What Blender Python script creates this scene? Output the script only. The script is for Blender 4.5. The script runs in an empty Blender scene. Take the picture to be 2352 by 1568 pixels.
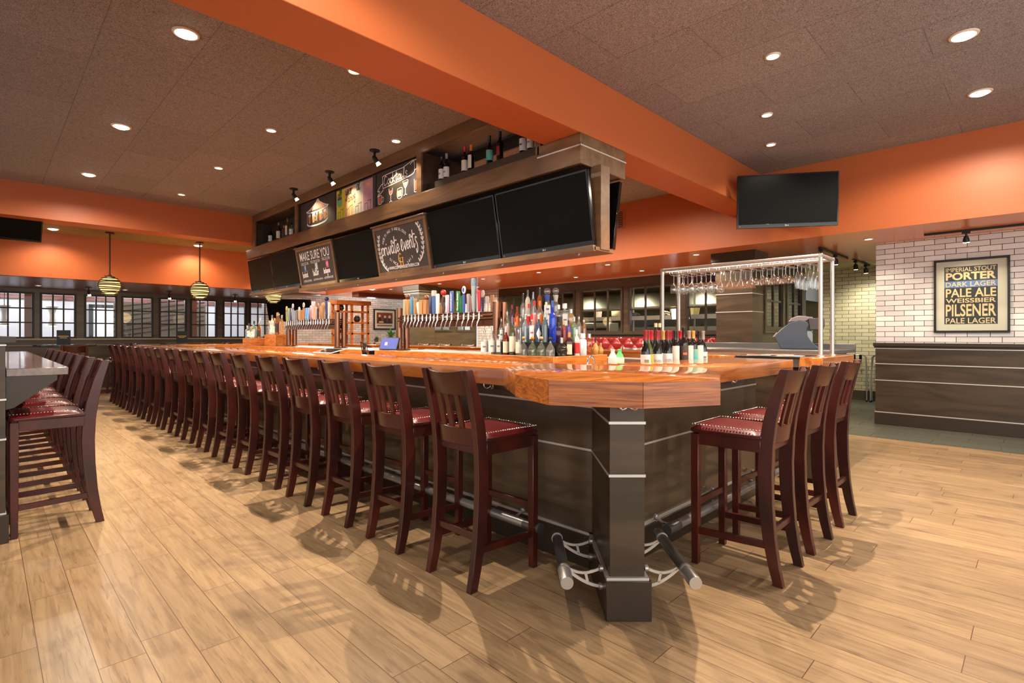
import bpy, bmesh, math, random
from mathutils import Vector, Matrix
random.seed(7)
D = bpy.data
SC = bpy.context.scene
COL = SC.collection
PI = math.pi
ORD = ['first', 'second', 'third', 'fourth', 'fifth', 'sixth', 'seventh', 'eighth', 'ninth', 'tenth', 'eleventh', 'twelfth',
       'thirteenth', 'fourteenth', 'fifteenth', 'sixteenth', 'seventeenth', 'eighteenth', 'nineteenth', 'twentieth']


def lin(c):
    c /= 255.0
    return c / 12.92 if c <= 0.04045 else ((c + 0.055) / 1.055) ** 2.4


def C(r, g, b):
    return (lin(r), lin(g), lin(b), 1.0)


# ------------------------------------------------------------------ mesh builder
class MB:
    lay = 0

    def __init__(self, M=None):
        self.v, self.f, self.M = [], [], M

    def add(self, vs, fs):
        b = len(self.v)
        for p in vs:
            p = Vector(p)
            if self.M is not None:
                p = self.M @ p
            self.v.append(p)
        self.f += [tuple(b + i for i in f) for f in fs]
        return self

    def box(self, x0, x1, y0, y1, z0, z1):
        vs = [(x, y, z) for z in (z0, z1) for y in (y0, y1) for x in (x0, x1)]
        return self.add(vs, [(0, 2, 3, 1), (4, 5, 7, 6), (0, 1, 5, 4), (2, 6, 7, 3), (0, 4, 6, 2), (1, 3, 7, 5)])

    def loft(self, loops, caps=True, closed=True):
        n = len(loops[0])
        vs = [p for lp in loops for p in lp]
        fs = []
        for k in range(len(loops) - 1):
            for i in range(n if closed else n - 1):
                j = (i + 1) % n
                fs.append((k * n + i, k * n + j, (k + 1) * n + j, (k + 1) * n + i))
        if caps and closed:
            fs.append(tuple(reversed(range(n))))
            fs.append(tuple((len(loops) - 1) * n + i for i in range(n)))
        return self.add(vs, fs)

    def prism(self, poly, z0, z1):
        return self.loft([[(x, y, z0) for x, y in poly], [(x, y, z1) for x, y in poly]])

    def lathe(self, prof, n=20, c=(0, 0, 0), caps=True):
        loops = []
        for r, z in prof:
            r = max(r, 1e-4)
            loops.append([(c[0] + r * math.cos(2 * PI * i / n), c[1] + r * math.sin(2 * PI * i / n), c[2] + z) for i in range(n)])
        return self.loft(loops, caps)

    def tube(self, pts, r, n=10, caps=True):
        pts = [Vector(p) for p in pts]
        rs = r if isinstance(r, (list, tuple)) else [r] * len(pts)
        loops, side = [], None
        for k, p in enumerate(pts):
            if k == 0:
                t = pts[1] - p
            elif k == len(pts) - 1:
                t = p - pts[k - 1]
            else:
                t = (pts[k + 1] - p).normalized() + (p - pts[k - 1]).normalized()
            t.normalize()
            if side is None:
                side = t.cross(Vector((0, 0, 1)))
                if side.length < 1e-3:
                    side = t.cross(Vector((0, 1, 0)))
            side = (side - t * side.dot(t)).normalized()
            up = side.cross(t)
            loops.append([p + side * (rs[k] * math.cos(2 * PI * i / n)) + up * (rs[k] * math.sin(2 * PI * i / n)) for i in range(n)])
        return self.loft(loops, caps)

    def cyl(self, a, b, r, n=16):
        return self.tube([a, b], r, n)

    def sphere(self, c, r, n=16, m=10, sq=1.0):
        prof = [(r * math.sin(PI * k / m), -r * sq * math.cos(PI * k / m)) for k in range(m + 1)]
        return self.lathe(prof, n, c)

    def torus(self, c, R, r, n=28, m=8, axis='Z', sq=1.0):
        loops = []
        for i in range(n + 1):
            a = 2 * PI * i / n
            lp = []
            for j in range(m):
                b = 2 * PI * j / m
                q = (R + r * math.cos(b))
                p = (q * math.cos(a), q * math.sin(a), r * sq * math.sin(b))
                if axis == 'X':
                    p = (p[2], p[0], p[1])
                elif axis == 'Y':
                    p = (p[0], p[2], p[1])
                lp.append((c[0] + p[0], c[1] + p[1], c[2] + p[2]))
            loops.append(lp)
        return self.loft(loops, caps=False)

    def stroke(self, pts, w, z=0.0, smooth=True):
        """a flat chalk line in the xy plane"""
        if smooth and len(pts) > 2:
            q = []
            P = [pts[0]] + list(pts) + [pts[-1]]
            for k in range(1, len(P) - 2):
                for s in range(4):
                    t = s / 4
                    a, b, c, d = P[k - 1], P[k], P[k + 1], P[k + 2]
                    q.append(tuple(0.5 * ((2 * b[i]) + (-a[i] + c[i]) * t + (2 * a[i] - 5 * b[i] + 4 * c[i] - d[i]) * t * t + (-a[i] + 3 * b[i] - 3 * c[i] + d[i]) * t ** 3) for i in (0, 1)))
            q.append(pts[-1])
            pts = q
        for k in range(len(pts) - 1):
            (x0, y0), (x1, y1) = pts[k], pts[k + 1]
            L = math.hypot(x1 - x0, y1 - y0)
            if L < 1e-7:
                continue
            ex, ey = (x1 - x0) / L * w * .3, (y1 - y0) / L * w * .3
            nx, ny = -(y1 - y0) / L * w / 2, (x1 - x0) / L * w / 2
            MB.lay = (MB.lay + 1) % 9
            zz = z + MB.lay * 4e-5
            self.add([(x0 - ex + nx, y0 - ey + ny, zz), (x0 - ex - nx, y0 - ey - ny, zz), (x1 + ex - nx, y1 + ey - ny, zz), (x1 + ex + nx, y1 + ey + ny, zz)], [(0, 1, 2, 3)])
        return self

    def poly(self, pts, z=0.0):
        return self.add([(x, y, z) for x, y in pts], [tuple(range(len(pts)))])

    def build(self, name, mat, parent=None, world=False, bevel=0.0, seg=1, ang=38, label=None, kind=None, smooth=True):
        me = D.meshes.new(name)
        me.from_pydata([tuple(p) for p in self.v], [], self.f)
        me.update()
        bm = bmesh.new()
        bm.from_mesh(me)
        bmesh.ops.recalc_face_normals(bm, faces=bm.faces)
        if bevel:
            ed = [e for e in bm.edges if len(e.link_faces) == 2 and e.calc_face_angle(0) > 0.6]
            bmesh.ops.bevel(bm, geom=ed, offset=bevel, segments=seg, profile=0.5, affect='EDGES', clamp_overlap=True)
        bm.to_mesh(me)
        bm.free()
        if smooth:
            me.polygons.foreach_set('use_smooth', [True] * len(me.polygons))
            me.set_sharp_from_angle(angle=math.radians(ang))
        me.materials.append(mat)
        o = D.objects.new(name, me)
        COL.objects.link(o)
        if parent is not None:
            o.parent = parent
            if world:
                o.matrix_parent_inverse = parent.matrix_basis.inverted()
        if label:
            o['label'] = label
        if kind:
            o['kind'] = kind
        return o


def tag(o, label=None, cat=None, group=None, kind=None):
    if label:
        o['label'] = label
    if cat:
        o['category'] = cat
    if group:
        o['group'] = group
    if kind:
        o['kind'] = kind
    return o


def thing(name, label, cat, loc=(0, 0, 0), rz=0.0, group=None, M=None, kind=None):
    o = D.objects.new(name, None)
    o.empty_display_size = 0.1
    COL.objects.link(o)
    if M is not None:
        o.matrix_basis = M
    else:
        o.location = loc
        o.rotation_euler = (0, 0, rz)
    return tag(o, label, cat, group, kind)


KIDS = {}


def kids(root):
    if root.name not in KIDS:
        KIDS[root.name] = [(c, list(c.children)) for c in root.children]
    return KIDS[root.name]


def dup(root, loc=None, rz=0.0, label=None, group=None, M=None, mats=None):
    r = root.copy()
    COL.objects.link(r)
    if M is not None:
        r.matrix_basis = M
    else:
        r.location = loc
        r.rotation_euler = (0, 0, rz)
    if label:
        r['label'] = label
    if group:
        r['group'] = group
    for ch, sub in kids(root):
        c = ch.copy()
        COL.objects.link(c)
        c.parent = r
        for g in sub:
            d = g.copy()
            COL.objects.link(d)
            d.parent = c
    return r


def struct(name, mb, mat, label=None, **k):
    o = mb.build(name, mat, **k)
    return tag(o, label, None, None, 'structure')


def fmat(o, u, v):
    """frame matrix: u right, v up, n = u x v towards the viewer"""
    u, v = Vector(u).normalized(), Vector(v).normalized()
    n = u.cross(v).normalized()
    M = Matrix((u, v, n)).transposed().to_4x4()
    M.translation = Vector(o)
    return M


_TC = {}


def text_geo(s, shear=0.0, bold=0.0, space=1.0):
    key = (s, shear, bold, space)
    if key in _TC:
        return _TC[key]
    cu = D.curves.new('lettering', 'FONT')
    cu.body = s
    cu.shear = shear
    cu.offset = bold
    cu.space_character = space
    cu.resolution_u = 3
    ob = D.objects.new('lettering', cu)
    COL.objects.link(ob)
    dg = bpy.context.evaluated_depsgraph_get()
    dg.update()
    ev = ob.evaluated_get(dg)
    me = ev.to_mesh()
    vs = [(v.co.x, v.co.y) for v in me.vertices]
    fs = [tuple(p.vertices) for p in me.polygons]
    ev.to_mesh_clear()
    D.objects.remove(ob)
    D.curves.remove(cu)
    x0, x1 = min(p[0] for p in vs), max(p[0] for p in vs)
    y0, y1 = min(p[1] for p in vs), max(p[1] for p in vs)
    _TC[key] = ([((x - x0) / (x1 - x0), (y - y0) / (y1 - y0)) for x, y in vs], fs, (x1 - x0) / (y1 - y0))
    return _TC[key]


def text(mb, s, x0, y0, w, h, z=0.0, rot=0.0, **k):
    """text s fitted into the box x0..x0+w, y0..y0+h (w None keeps the letters' own width), turned about the box's lower left"""
    vs, fs, asp = text_geo(s, **k)
    if w is None:
        w = h * asp
    c, n = math.cos(rot), math.sin(rot)
    mb.add([(x0 + c * x * w - n * y * h, y0 + n * x * w + c * y * h, z) for x, y in vs], fs)
    return w


# hand lettering: one list of strokes for each letter, in units of the x-height
HAND = {
    'p': (.62, [[(-.02, -.95), (.06, .95)], [(.04, .55), (.3, 1), (.58, .75), (.45, .15), (.08, .1)]]),
    'r': (.5, [[(0, .95), (.08, 0)], [(.06, .5), (.25, .95), (.48, .85)]]),
    'i': (.42, [[(.05, .9), (.05, .2), (.2, 0), (.4, .35)], [(.05, 1.3), (.08, 1.38)]]),
    'v': (.55, [[(0, .95), (.22, 0), (.5, 1)]]),
    'a': (.62, [[(.5, .8), (.25, 1), (0, .5), (.18, .02), (.45, .4), (.5, .95)], [(.5, .95), (.5, .15), (.62, .05)]]),
    't': (.5, [[(.18, 1.75), (.16, .15), (.32, 0), (.48, .3)], [(-.12, 1.05), (.5, 1.2)]]),
    'T': (.55, [[(.25, 2.0), (.2, .15), (.36, 0), (.55, .35)], [(-.45, 1.15), (-.5, 1.5), (-.25, 1.55), (-.1, 1.2), (.35, 1.5), (.75, 1.45)]]),
    'e': (.6, [[(.05, .45), (.45, .6), (.3, 1), (.02, .6), (.15, .05), (.6, .35)]]),
    'E': (.75, [[(0, .2), (.45, .9), (.4, 1.35), (.15, 1.2), (.05, .4), (.3, 0), (.75, .5)]]),
    'n': (.62, [[(.02, .95), (.06, 0)], [(.06, .6), (.32, 1), (.48, .7), (.5, .1), (.62, .05)]]),
    's': (.55, [[(.45, .85), (.25, 1.05), (.08, .78), (.4, .4), (.3, .02), (0, .12)]]),
    'S': (.6, [[(.5, .95), (.25, 1.1), (.15, .75), (.45, .2), (.4, -.5), (.15, -.75), (.1, -.3)]]),
    'c': (.5, [[(.45, .8), (.22, 1), (0, .5), (.2, 0), (.5, .2)]]),
    'C': (.75, [[(.65, 1.5), (.3, 1.7), (0, .8), (.25, 0), (.7, .3)]]),
    'o': (.6, [[(.28, 1), (0, .5), (.28, 0), (.54, .5), (.28, 1), (.6, .9)]]),
    'k': (.6, [[(.04, 1.8), (.04, 0)], [(.5, 1), (.06, .5), (.55, 0)]]),
    'l': (.38, [[(.04, .3), (.3, 1.5), (.12, 1.75), (.06, .2), (.2, 0), (.38, .3)]]),
    'y': (.6, [[(0, 1), (.15, .2), (.45, .4), (.5, 1)], [(.5, 1), (.45, -.6), (.2, -.9), (.05, -.5)]]),
    'd': (.62, [[(.5, .8), (.25, 1), (0, .5), (.18, .02), (.45, .4)], [(.52, 1.8), (.5, .1), (.62, .05)]]),
    'g': (.6, [[(.5, .8), (.25, 1), (0, .5), (.2, .05), (.48, .5)], [(.5, 1), (.48, -.6), (.2, -.9), (.05, -.5)]]),
    'f': (.42, [[(.5, 1.6), (.3, 1.75), (.18, 1.2), (.16, -.3)], [(0, .95), (.4, 1)]]),
    'b': (.6, [[(.04, 1.75), (.06, 0)], [(.06, .6), (.32, 1), (.52, .5), (.3, 0), (.06, .1)]]),
    'w': (.75, [[(0, .95), (.18, 0), (.38, .8), (.56, 0), (.75, 1)]]),
    'm': (.85, [[(.02, .95), (.05, 0)], [(.05, .6), (.25, 1), (.4, .7), (.4, 0)], [(.4, .6), (.6, 1), (.74, .7), (.74, 0)]]),
    'I': (.45, [[(.25, 1.6), (.2, 0)], [(.05, 1.55), (.45, 1.6)], [(0, 0), (.4, .02)]]),
    ' ': (.5, []),
}


def hand(mb, s, x, y, size, w, z=0.0, slope=0.0, squeeze=1.0):
    for ch in s:
        adv, strokes = HAND[ch]
        for st in strokes:
            mb.stroke([(x + p[0] * size * squeeze, y + p[1] * size + slope * (p[0] * size * squeeze)) for p in st], w, z)
        x += (adv + .06) * size * squeeze
        y += slope * (adv + .06) * size * squeeze
    return x


# ------------------------------------------------------------------ materials
_M = {}


def new_mat(name):
    m = D.materials.new(name)
    m.use_nodes = True
    nt = m.node_tree
    return m, nt, nt.nodes['Principled BSDF']


def mat(name, col=(200, 200, 200), rough=0.5, metal=0.0, spec=0.5, coat=0.0, emit=None, es=0.0, noise=0.0, nscale=8.0, bump=0.0, bscale=60.0, aniso=None):
    if name in _M:
        return _M[name]
    m, nt, b = new_mat(name)
    base = C(*col)
    b.inputs['Base Color'].default_value = base
    b.inputs['Roughness'].default_value = rough
    b.inputs['Metallic'].default_value = metal
    b.inputs['Specular IOR Level'].default_value = spec
    b.inputs['Coat Weight'].default_value = coat
    b.inputs['Coat Roughness'].default_value = 0.08
    if emit is not None:
        b.inputs['Emission Color'].default_value = C(*emit)
        b.inputs['Emission Strength'].default_value = es
    N, L = nt.nodes, nt.links
    tc = N.new('ShaderNodeTexCoord')
    if noise:
        n = N.new('ShaderNodeTexNoise')
        n.inputs['Scale'].default_value = nscale
        n.inputs['Detail'].default_value = 4
        if aniso:
            mp = N.new('ShaderNodeMapping')
            mp.inputs['Scale'].default_value = aniso
            L.new(tc.outputs['Object'], mp.inputs['Vector'])
            L.new(mp.outputs['Vector'], n.inputs['Vector'])
        else:
            L.new(tc.outputs['Object'], n.inputs['Vector'])
        r = N.new('ShaderNodeValToRGB')
        r.color_ramp.elements[0].position = 0.3
        r.color_ramp.elements[1].position = 0.7
        r.color_ramp.elements[0].color = tuple(c * (1 - noise) for c in base[:3]) + (1,)
        r.color_ramp.elements[1].color = tuple(min(1, c * (1 + noise)) for c in base[:3]) + (1,)
        L.new(n.outputs['Fac'], r.inputs['Fac'])
        L.new(r.outputs['Color'], b.inputs['Base Color'])
    if bump:
        n2 = N.new('ShaderNodeTexNoise')
        n2.inputs['Scale'].default_value = bscale
        n2.inputs['Detail'].default_value = 3
        L.new(tc.outputs['Object'], n2.inputs['Vector'])
        bp = N.new('ShaderNodeBump')
        bp.inputs['Strength'].default_value = bump
        bp.inputs['Distance'].default_value = 0.004
        L.new(n2.outputs['Fac'], bp.inputs['Height'])
        L.new(bp.outputs['Normal'], b.inputs['Normal'])
    _M[name] = m
    return m


def wood(name, dark, light, scale, rough=0.35, coat=0.0, bump=0.0, dist=2.0, spec=0.5):
    """grain: noise stretched by scale (small numbers run along the grain)"""
    if name in _M:
        return _M[name]
    m, nt, b = new_mat(name)
    N, L = nt.nodes, nt.links
    tc = N.new('ShaderNodeTexCoord')
    mp = N.new('ShaderNodeMapping')
    mp.inputs['Scale'].default_value = scale
    L.new(tc.outputs['Object'], mp.inputs['Vector'])
    n = N.new('ShaderNodeTexNoise')
    n.inputs['Scale'].default_value = 1.0
    n.inputs['Detail'].default_value = 5
    n.inputs['Distortion'].default_value = dist
    L.new(mp.outputs['Vector'], n.inputs['Vector'])
    r = N.new('ShaderNodeValToRGB')
    e = r.color_ramp.elements
    e[0].position, e[1].position = .32, .66
    e[0].color, e[1].color = C(*dark), C(*light)
    L.new(n.outputs['Fac'], r.inputs['Fac'])
    L.new(r.outputs['Color'], b.inputs['Base Color'])
    b.inputs['Roughness'].default_value = rough
    b.inputs['Specular IOR Level'].default_value = spec
    b.inputs['Coat Weight'].default_value = coat
    b.inputs['Coat Roughness'].default_value = 0.06
    if bump:
        bp = N.new('ShaderNodeBump')
        bp.inputs['Strength'].default_value = bump
        bp.inputs['Distance'].default_value = 0.003
        L.new(n.outputs['Fac'], bp.inputs['Height'])
        L.new(bp.outputs['Normal'], b.inputs['Normal'])
    _M[name] = m
    return m


def brick(name, plane, c1, c2, mortar, w=.221, h=.0726, gap=.0034, rough=.2, off=(0, 0), bumpy=True):
    if name in _M:
        return _M[name]
    m, nt, b = new_mat(name)
    N, L = nt.nodes, nt.links
    tc = N.new('ShaderNodeTexCoord')
    sp = N.new('ShaderNodeSeparateXYZ')
    cb = N.new('ShaderNodeCombineXYZ')
    L.new(tc.outputs['Object'], sp.inputs['Vector'])
    for axis, dst, o in ((plane[0], 'X', off[0]), (plane[1], 'Y', off[1])):
        ad = N.new('ShaderNodeMath')
        ad.operation = 'ADD'
        ad.inputs[1].default_value = o
        L.new(sp.outputs[axis], ad.inputs[0])
        L.new(ad.outputs[0], cb.inputs[dst])
    t = N.new('ShaderNodeTexBrick')
    t.inputs['Scale'].default_value = 1
    t.inputs['Brick Width'].default_value = w
    t.inputs['Row Height'].default_value = h
    t.inputs['Mortar Size'].default_value = gap
    t.inputs['Mortar Smooth'].default_value = .1
    t.inputs['Bias'].default_value = 0
    t.inputs['Color1'].default_value = C(*c1)
    t.inputs['Color2'].default_value = C(*c2)
    t.inputs['Mortar'].default_value = C(*mortar)
    L.new(cb.outputs['Vector'], t.inputs['Vector'])
    L.new(t.outputs['Color'], b.inputs['Base Color'])
    mr = N.new('ShaderNodeMapRange')
    mr.inputs['To Min'].default_value = rough
    mr.inputs['To Max'].default_value = .8
    L.new(t.outputs['Fac'], mr.inputs['Value'])
    L.new(mr.outputs['Result'], b.inputs['Roughness'])
    if bumpy:
        n2 = N.new('ShaderNodeTexNoise')
        n2.inputs['Scale'].default_value = 14
        L.new(tc.outputs['Object'], n2.inputs['Vector'])
        ma = N.new('ShaderNodeMath')
        ma.operation = 'MULTIPLY_ADD'
        ma.inputs[1].default_value = -1.0
        L.new(t.outputs['Fac'], ma.inputs[0])
        L.new(n2.outputs['Fac'], ma.inputs[2])
        bp = N.new('ShaderNodeBump')
        bp.inputs['Strength'].default_value = .35
        bp.inputs['Distance'].default_value = .003
        L.new(ma.outputs[0], bp.inputs['Height'])
        L.new(bp.outputs['Normal'], b.inputs['Normal'])
    _M[name] = m
    return m


def clear(name, tint=(245, 250, 250), gloss=0.12, rough=0.02, white=0.0):
    """thin clear glass: see-through with a glossy skin stronger at grazing angles"""
    if name in _M:
        return _M[name]
    m, nt, b = new_mat(name)
    N, L = nt.nodes, nt.links
    N.remove(b)
    out = N['Material Output']
    tr = N.new('ShaderNodeBsdfTransparent')
    tr.inputs['Color'].default_value = C(*tint)
    gl = N.new('ShaderNodeBsdfGlossy')
    gl.inputs['Roughness'].default_value = rough
    gl.inputs['Color'].default_value = (1, 1, 1, 1)
    lw = N.new('ShaderNodeLayerWeight')
    lw.inputs['Blend'].default_value = .5
    pw = N.new('ShaderNodeMath')
    pw.operation = 'POWER'
    pw.inputs[1].default_value = 3.5
    L.new(lw.outputs['Facing'], pw.inputs[0])
    ma = N.new('ShaderNodeMath')
    ma.operation = 'MULTIPLY_ADD'
    ma.use_clamp = True
    ma.inputs[1].default_value = .8
    ma.inputs[2].default_value = gloss
    L.new(pw.outputs[0], ma.inputs[0])
    mx = N.new('ShaderNodeMixShader')
    L.new(ma.outputs[0], mx.inputs['Fac'])
    L.new(tr.outputs[0], mx.inputs[1])
    L.new(gl.outputs[0], mx.inputs[2])
    last = mx
    if white:
        df = N.new('ShaderNodeBsdfDiffuse')
        df.inputs['Color'].default_value = C(*tint)
        m2 = N.new('ShaderNodeMixShader')
        m2.inputs['Fac'].default_value = white
        L.new(mx.outputs[0], m2.inputs[1])
        L.new(df.outputs[0], m2.inputs[2])
        last = m2
    L.new(last.outputs[0], out.inputs['Surface'])
    _M[name] = m
    return m


def plank_floor():
    m, nt, b = new_mat('plank_floor')
    N, L = nt.nodes, nt.links

    def math_(op, a, bb=None, c=None):
        n = N.new('ShaderNodeMath')
        n.operation = op
        for i, v in enumerate((a, bb, c)):
            if v is None:
                continue
            if isinstance(v, (int, float)):
                n.inputs[i].default_value = v
            else:
                L.new(v, n.inputs[i])
        return n.outputs[0]
    tc = N.new('ShaderNodeTexCoord')
    sp = N.new('ShaderNodeSeparateXYZ')
    L.new(tc.outputs['Object'], sp.inputs['Vector'])
    u = math_('DIVIDE', sp.outputs['X'], .151)
    row = math_('FLOOR', u)
    fu = math_('FRACT', u)
    wn = N.new('ShaderNodeTexWhiteNoise')
    wn.noise_dimensions = '1D'
    L.new(row, wn.inputs['W'])
    v = math_('ADD', math_('DIVIDE', sp.outputs['Y'], 1.18), wn.outputs['Value'])
    colr = math_('FLOOR', v)
    fv = math_('FRACT', v)
    cb = N.new('ShaderNodeCombineXYZ')
    L.new(row, cb.inputs['X'])
    L.new(colr, cb.inputs['Y'])
    w2 = N.new('ShaderNodeTexWhiteNoise')
    w2.noise_dimensions = '2D'
    L.new(cb.outputs['Vector'], w2.inputs['Vector'])
    # grain
    gv = N.new('ShaderNodeCombineXYZ')
    L.new(math_('MULTIPLY', sp.outputs['X'], 34.0), gv.inputs['X'])
    L.new(math_('MULTIPLY', sp.outputs['Y'], 2.2), gv.inputs['Y'])
    L.new(math_('MULTIPLY', w2.outputs['Value'], 40.0), gv.inputs['Z'])
    n1 = N.new('ShaderNodeTexNoise')
    n1.inputs['Scale'].default_value = 1
    n1.inputs['Detail'].default_value = 6
    n1.inputs['Distortion'].default_value = 1.1
    L.new(gv.outputs['Vector'], n1.inputs['Vector'])
    r1 = N.new('ShaderNodeValToRGB')
    e = r1.color_ramp.elements
    e[0].position, e[1].position = .25, .55
    e[0].color, e[1].color = C(134, 109, 82), C(160, 133, 100)
    e2 = r1.color_ramp.elements.new(.8)
    e2.color = C(173, 145, 110)
    L.new(n1.outputs['Fac'], r1.inputs['Fac'])
    # blotches and knots
    kv = N.new('ShaderNodeCombineXYZ')
    L.new(math_('MULTIPLY', sp.outputs['X'], 7.0), kv.inputs['X'])
    L.new(math_('MULTIPLY', sp.outputs['Y'], 3.4), kv.inputs['Y'])
    L.new(math_('MULTIPLY', w2.outputs['Value'], 17.0), kv.inputs['Z'])
    n2 = N.new('ShaderNodeTexNoise')
    n2.inputs['Scale'].default_value = 1.3
    n2.inputs['Detail'].default_value = 5
    L.new(kv.outputs['Vector'], n2.inputs['Vector'])
    r2 = N.new('ShaderNodeValToRGB')
    r2.color_ramp.elements[0].position, r2.color_ramp.elements[1].position = .27, .44
    r2.color_ramp.elements[0].color, r2.color_ramp.elements[1].color = (.45, .42, .40, 1), (1, 1, 1, 1)
    L.new(n2.outputs['Fac'], r2.inputs['Fac'])
    mx = N.new('ShaderNodeMix')
    mx.data_type = 'RGBA'
    mx.blend_type = 'MULTIPLY'
    mx.inputs['Factor'].default_value = .6
    L.new(r1.outputs['Color'], mx.inputs['A'])
    L.new(r2.outputs['Color'], mx.inputs['B'])
    # tone for each plank
    tone = math_('MULTIPLY_ADD', w2.outputs['Value'], .26, .86)
    gv2 = N.new('ShaderNodeCombineXYZ')
    L.new(math_('MULTIPLY', sp.outputs['X'], 75.0), gv2.inputs['X'])
    L.new(math_('MULTIPLY', sp.outputs['Y'], 3.6), gv2.inputs['Y'])
    L.new(math_('MULTIPLY', w2.outputs['Value'], 31.0), gv2.inputs['Z'])
    n3 = N.new('ShaderNodeTexNoise')
    n3.inputs['Scale'].default_value = 1
    n3.inputs['Detail'].default_value = 4
    n3.inputs['Distortion'].default_value = 1.6
    L.new(gv2.outputs['Vector'], n3.inputs['Vector'])
    r3 = N.new('ShaderNodeValToRGB')
    r3.color_ramp.elements[0].position, r3.color_ramp.elements[1].position = .30, .42
    r3.color_ramp.elements[0].color, r3.color_ramp.elements[1].color = (.62, .58, .55, 1), (1, 1, 1, 1)
    L.new(n3.outputs['Fac'], r3.inputs['Fac'])
    mxb = N.new('ShaderNodeMix')
    mxb.data_type = 'RGBA'
    mxb.blend_type = 'MULTIPLY'
    mxb.inputs['Factor'].default_value = .8
    L.new(mx.outputs['Result'], mxb.inputs['A'])
    L.new(r3.outputs['Color'], mxb.inputs['B'])
    hs = N.new('ShaderNodeHueSaturation')
    L.new(mxb.outputs['Result'], hs.inputs['Color'])
    L.new(tone, hs.inputs['Value'])
    # seams
    s1 = math_('LESS_THAN', math_('ABSOLUTE', math_('SUBTRACT', fu, .5)), .4905)
    s2 = math_('LESS_THAN', math_('ABSOLUTE', math_('SUBTRACT', fv, .5)), .4985)
    seam = math_('MULTIPLY', s1, s2)
    m3 = N.new('ShaderNodeMix')
    m3.data_type = 'RGBA'
    L.new(seam, m3.inputs['Factor'])
    m3.inputs['A'].default_value = C(92, 66, 46)
    L.new(hs.outputs['Color'], m3.inputs['B'])
    L.new(m3.outputs['Result'], b.inputs['Base Color'])
    b.inputs['Roughness'].default_value = .33
    b.inputs['Specular IOR Level'].default_value = .4
    bp = N.new('ShaderNodeBump')
    bp.inputs['Strength'].default_value = .14
    bp.inputs['Distance'].default_value = .002
    L.new(n1.outputs['Fac'], bp.inputs['Height'])
    L.new(bp.outputs['Normal'], b.inputs['Normal'])
    return m


def fibre_ceiling(name, dark, light, joint):
    m, nt, b = new_mat(name)
    N, L = nt.nodes, nt.links
    tc = N.new('ShaderNodeTexCoord')
    n = N.new('ShaderNodeTexNoise')
    n.inputs['Scale'].default_value = 62
    n.inputs['Detail'].default_value = 4
    n.inputs['Distortion'].default_value = 3.0
    L.new(tc.outputs['Object'], n.inputs['Vector'])
    r = N.new('ShaderNodeValToRGB')
    e = r.color_ramp.elements
    e[0].position, e[1].position = .36, .62
    e[0].color, e[1].color = C(*dark), C(*light)
    L.new(n.outputs['Fac'], r.inputs['Fac'])
    sp = N.new('ShaderNodeSeparateXYZ')
    cb = N.new('ShaderNodeCombineXYZ')
    L.new(tc.outputs['Object'], sp.inputs['Vector'])
    L.new(sp.outputs['Y'], cb.inputs['X'])
    L.new(sp.outputs['X'], cb.inputs['Y'])
    t = N.new('ShaderNodeTexBrick')
    t.inputs['Scale'].default_value = 1
    t.inputs['Brick Width'].default_value = 1.22
    t.inputs['Row Height'].default_value = .61
    t.inputs['Mortar Size'].default_value = .004
    t.inputs['Bias'].default_value = 0
    t.inputs['Color1'].default_value = (.92, .92, .92, 1)
    t.inputs['Color2'].default_value = (1.05, 1.05, 1.05, 1)
    t.inputs['Mortar'].default_value = (joint, joint, joint, 1)
    L.new(cb.outputs['Vector'], t.inputs['Vector'])
    mx = N.new('ShaderNodeMix')
    mx.data_type = 'RGBA'
    mx.blend_type = 'MULTIPLY'
    mx.inputs['Factor'].default_value = 1
    L.new(r.outputs['Color'], mx.inputs['A'])
    L.new(t.outputs['Color'], mx.inputs['B'])
    L.new(mx.outputs['Result'], b.inputs['Base Color'])
    b.inputs['Roughness'].default_value = .75
    b.inputs['Specular IOR Level'].default_value = .25
    bp = N.new('ShaderNodeBump')
    bp.inputs['Strength'].default_value = .6
    bp.inputs['Distance'].default_value = .004
    L.new(n.outputs['Fac'], bp.inputs['Height'])
    L.new(bp.outputs['Normal'], b.inputs['Normal'])
    return m


M_FLOOR = plank_floor()
M_CEIL = fibre_ceiling('fibre_ceiling', (97, 93, 95), (172, 166, 169), .66)
M_CEIL2 = fibre_ceiling('tan_fibre_ceiling', (112, 96, 66), (164, 144, 104), .8)
M_ORANGE = mat('orange_paint', (180, 97, 55), rough=.45, spec=.35)
M_SOFFIT = mat('soffit_paint', (240, 142, 84), rough=.22, spec=.6)
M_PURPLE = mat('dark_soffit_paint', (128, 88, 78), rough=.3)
M_CREAM = mat('cream_ceiling', (218, 205, 160), rough=.7)
M_DARK = wood('dark_panel', (54, 43, 32), (77, 62, 47), (1.1, 1.1, 9), rough=.34, dist=1)
M_BARP = wood('bar_front_panel', (67, 54, 41), (95, 78, 60), (1.1, 1.1, 9), rough=.3, coat=.3, dist=1)  # lighter copy of dark_panel: its reflected highlights are put into the colour
M_DARKTRIM = mat('dark_trim', (50, 39, 30), rough=.35)
M_OLIVE = wood('olive_panel', (70, 62, 44), (92, 82, 58), (1.1, 1.1, 8), rough=.36, dist=1)
M_SILVER = mat('silver_strip', (215, 212, 208), rough=.3, metal=.5)
M_STEEL = mat('brushed_steel', (186, 183, 180), rough=.34, metal=.8)
M_STEELD = mat('dull_steel', (140, 140, 138), rough=.38, metal=.9)
M_GUN = mat('gunmetal', (112, 110, 108), rough=.33, metal=.75)
M_CHROME = mat('chrome', (225, 225, 225), rough=.1, metal=1.0)
M_COPPER = mat('copper_pipe', (158, 112, 88), rough=.24, metal=1.0)
M_COPPERB = mat('copper_beam', (96, 58, 42), rough=.35, metal=.7)
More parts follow.
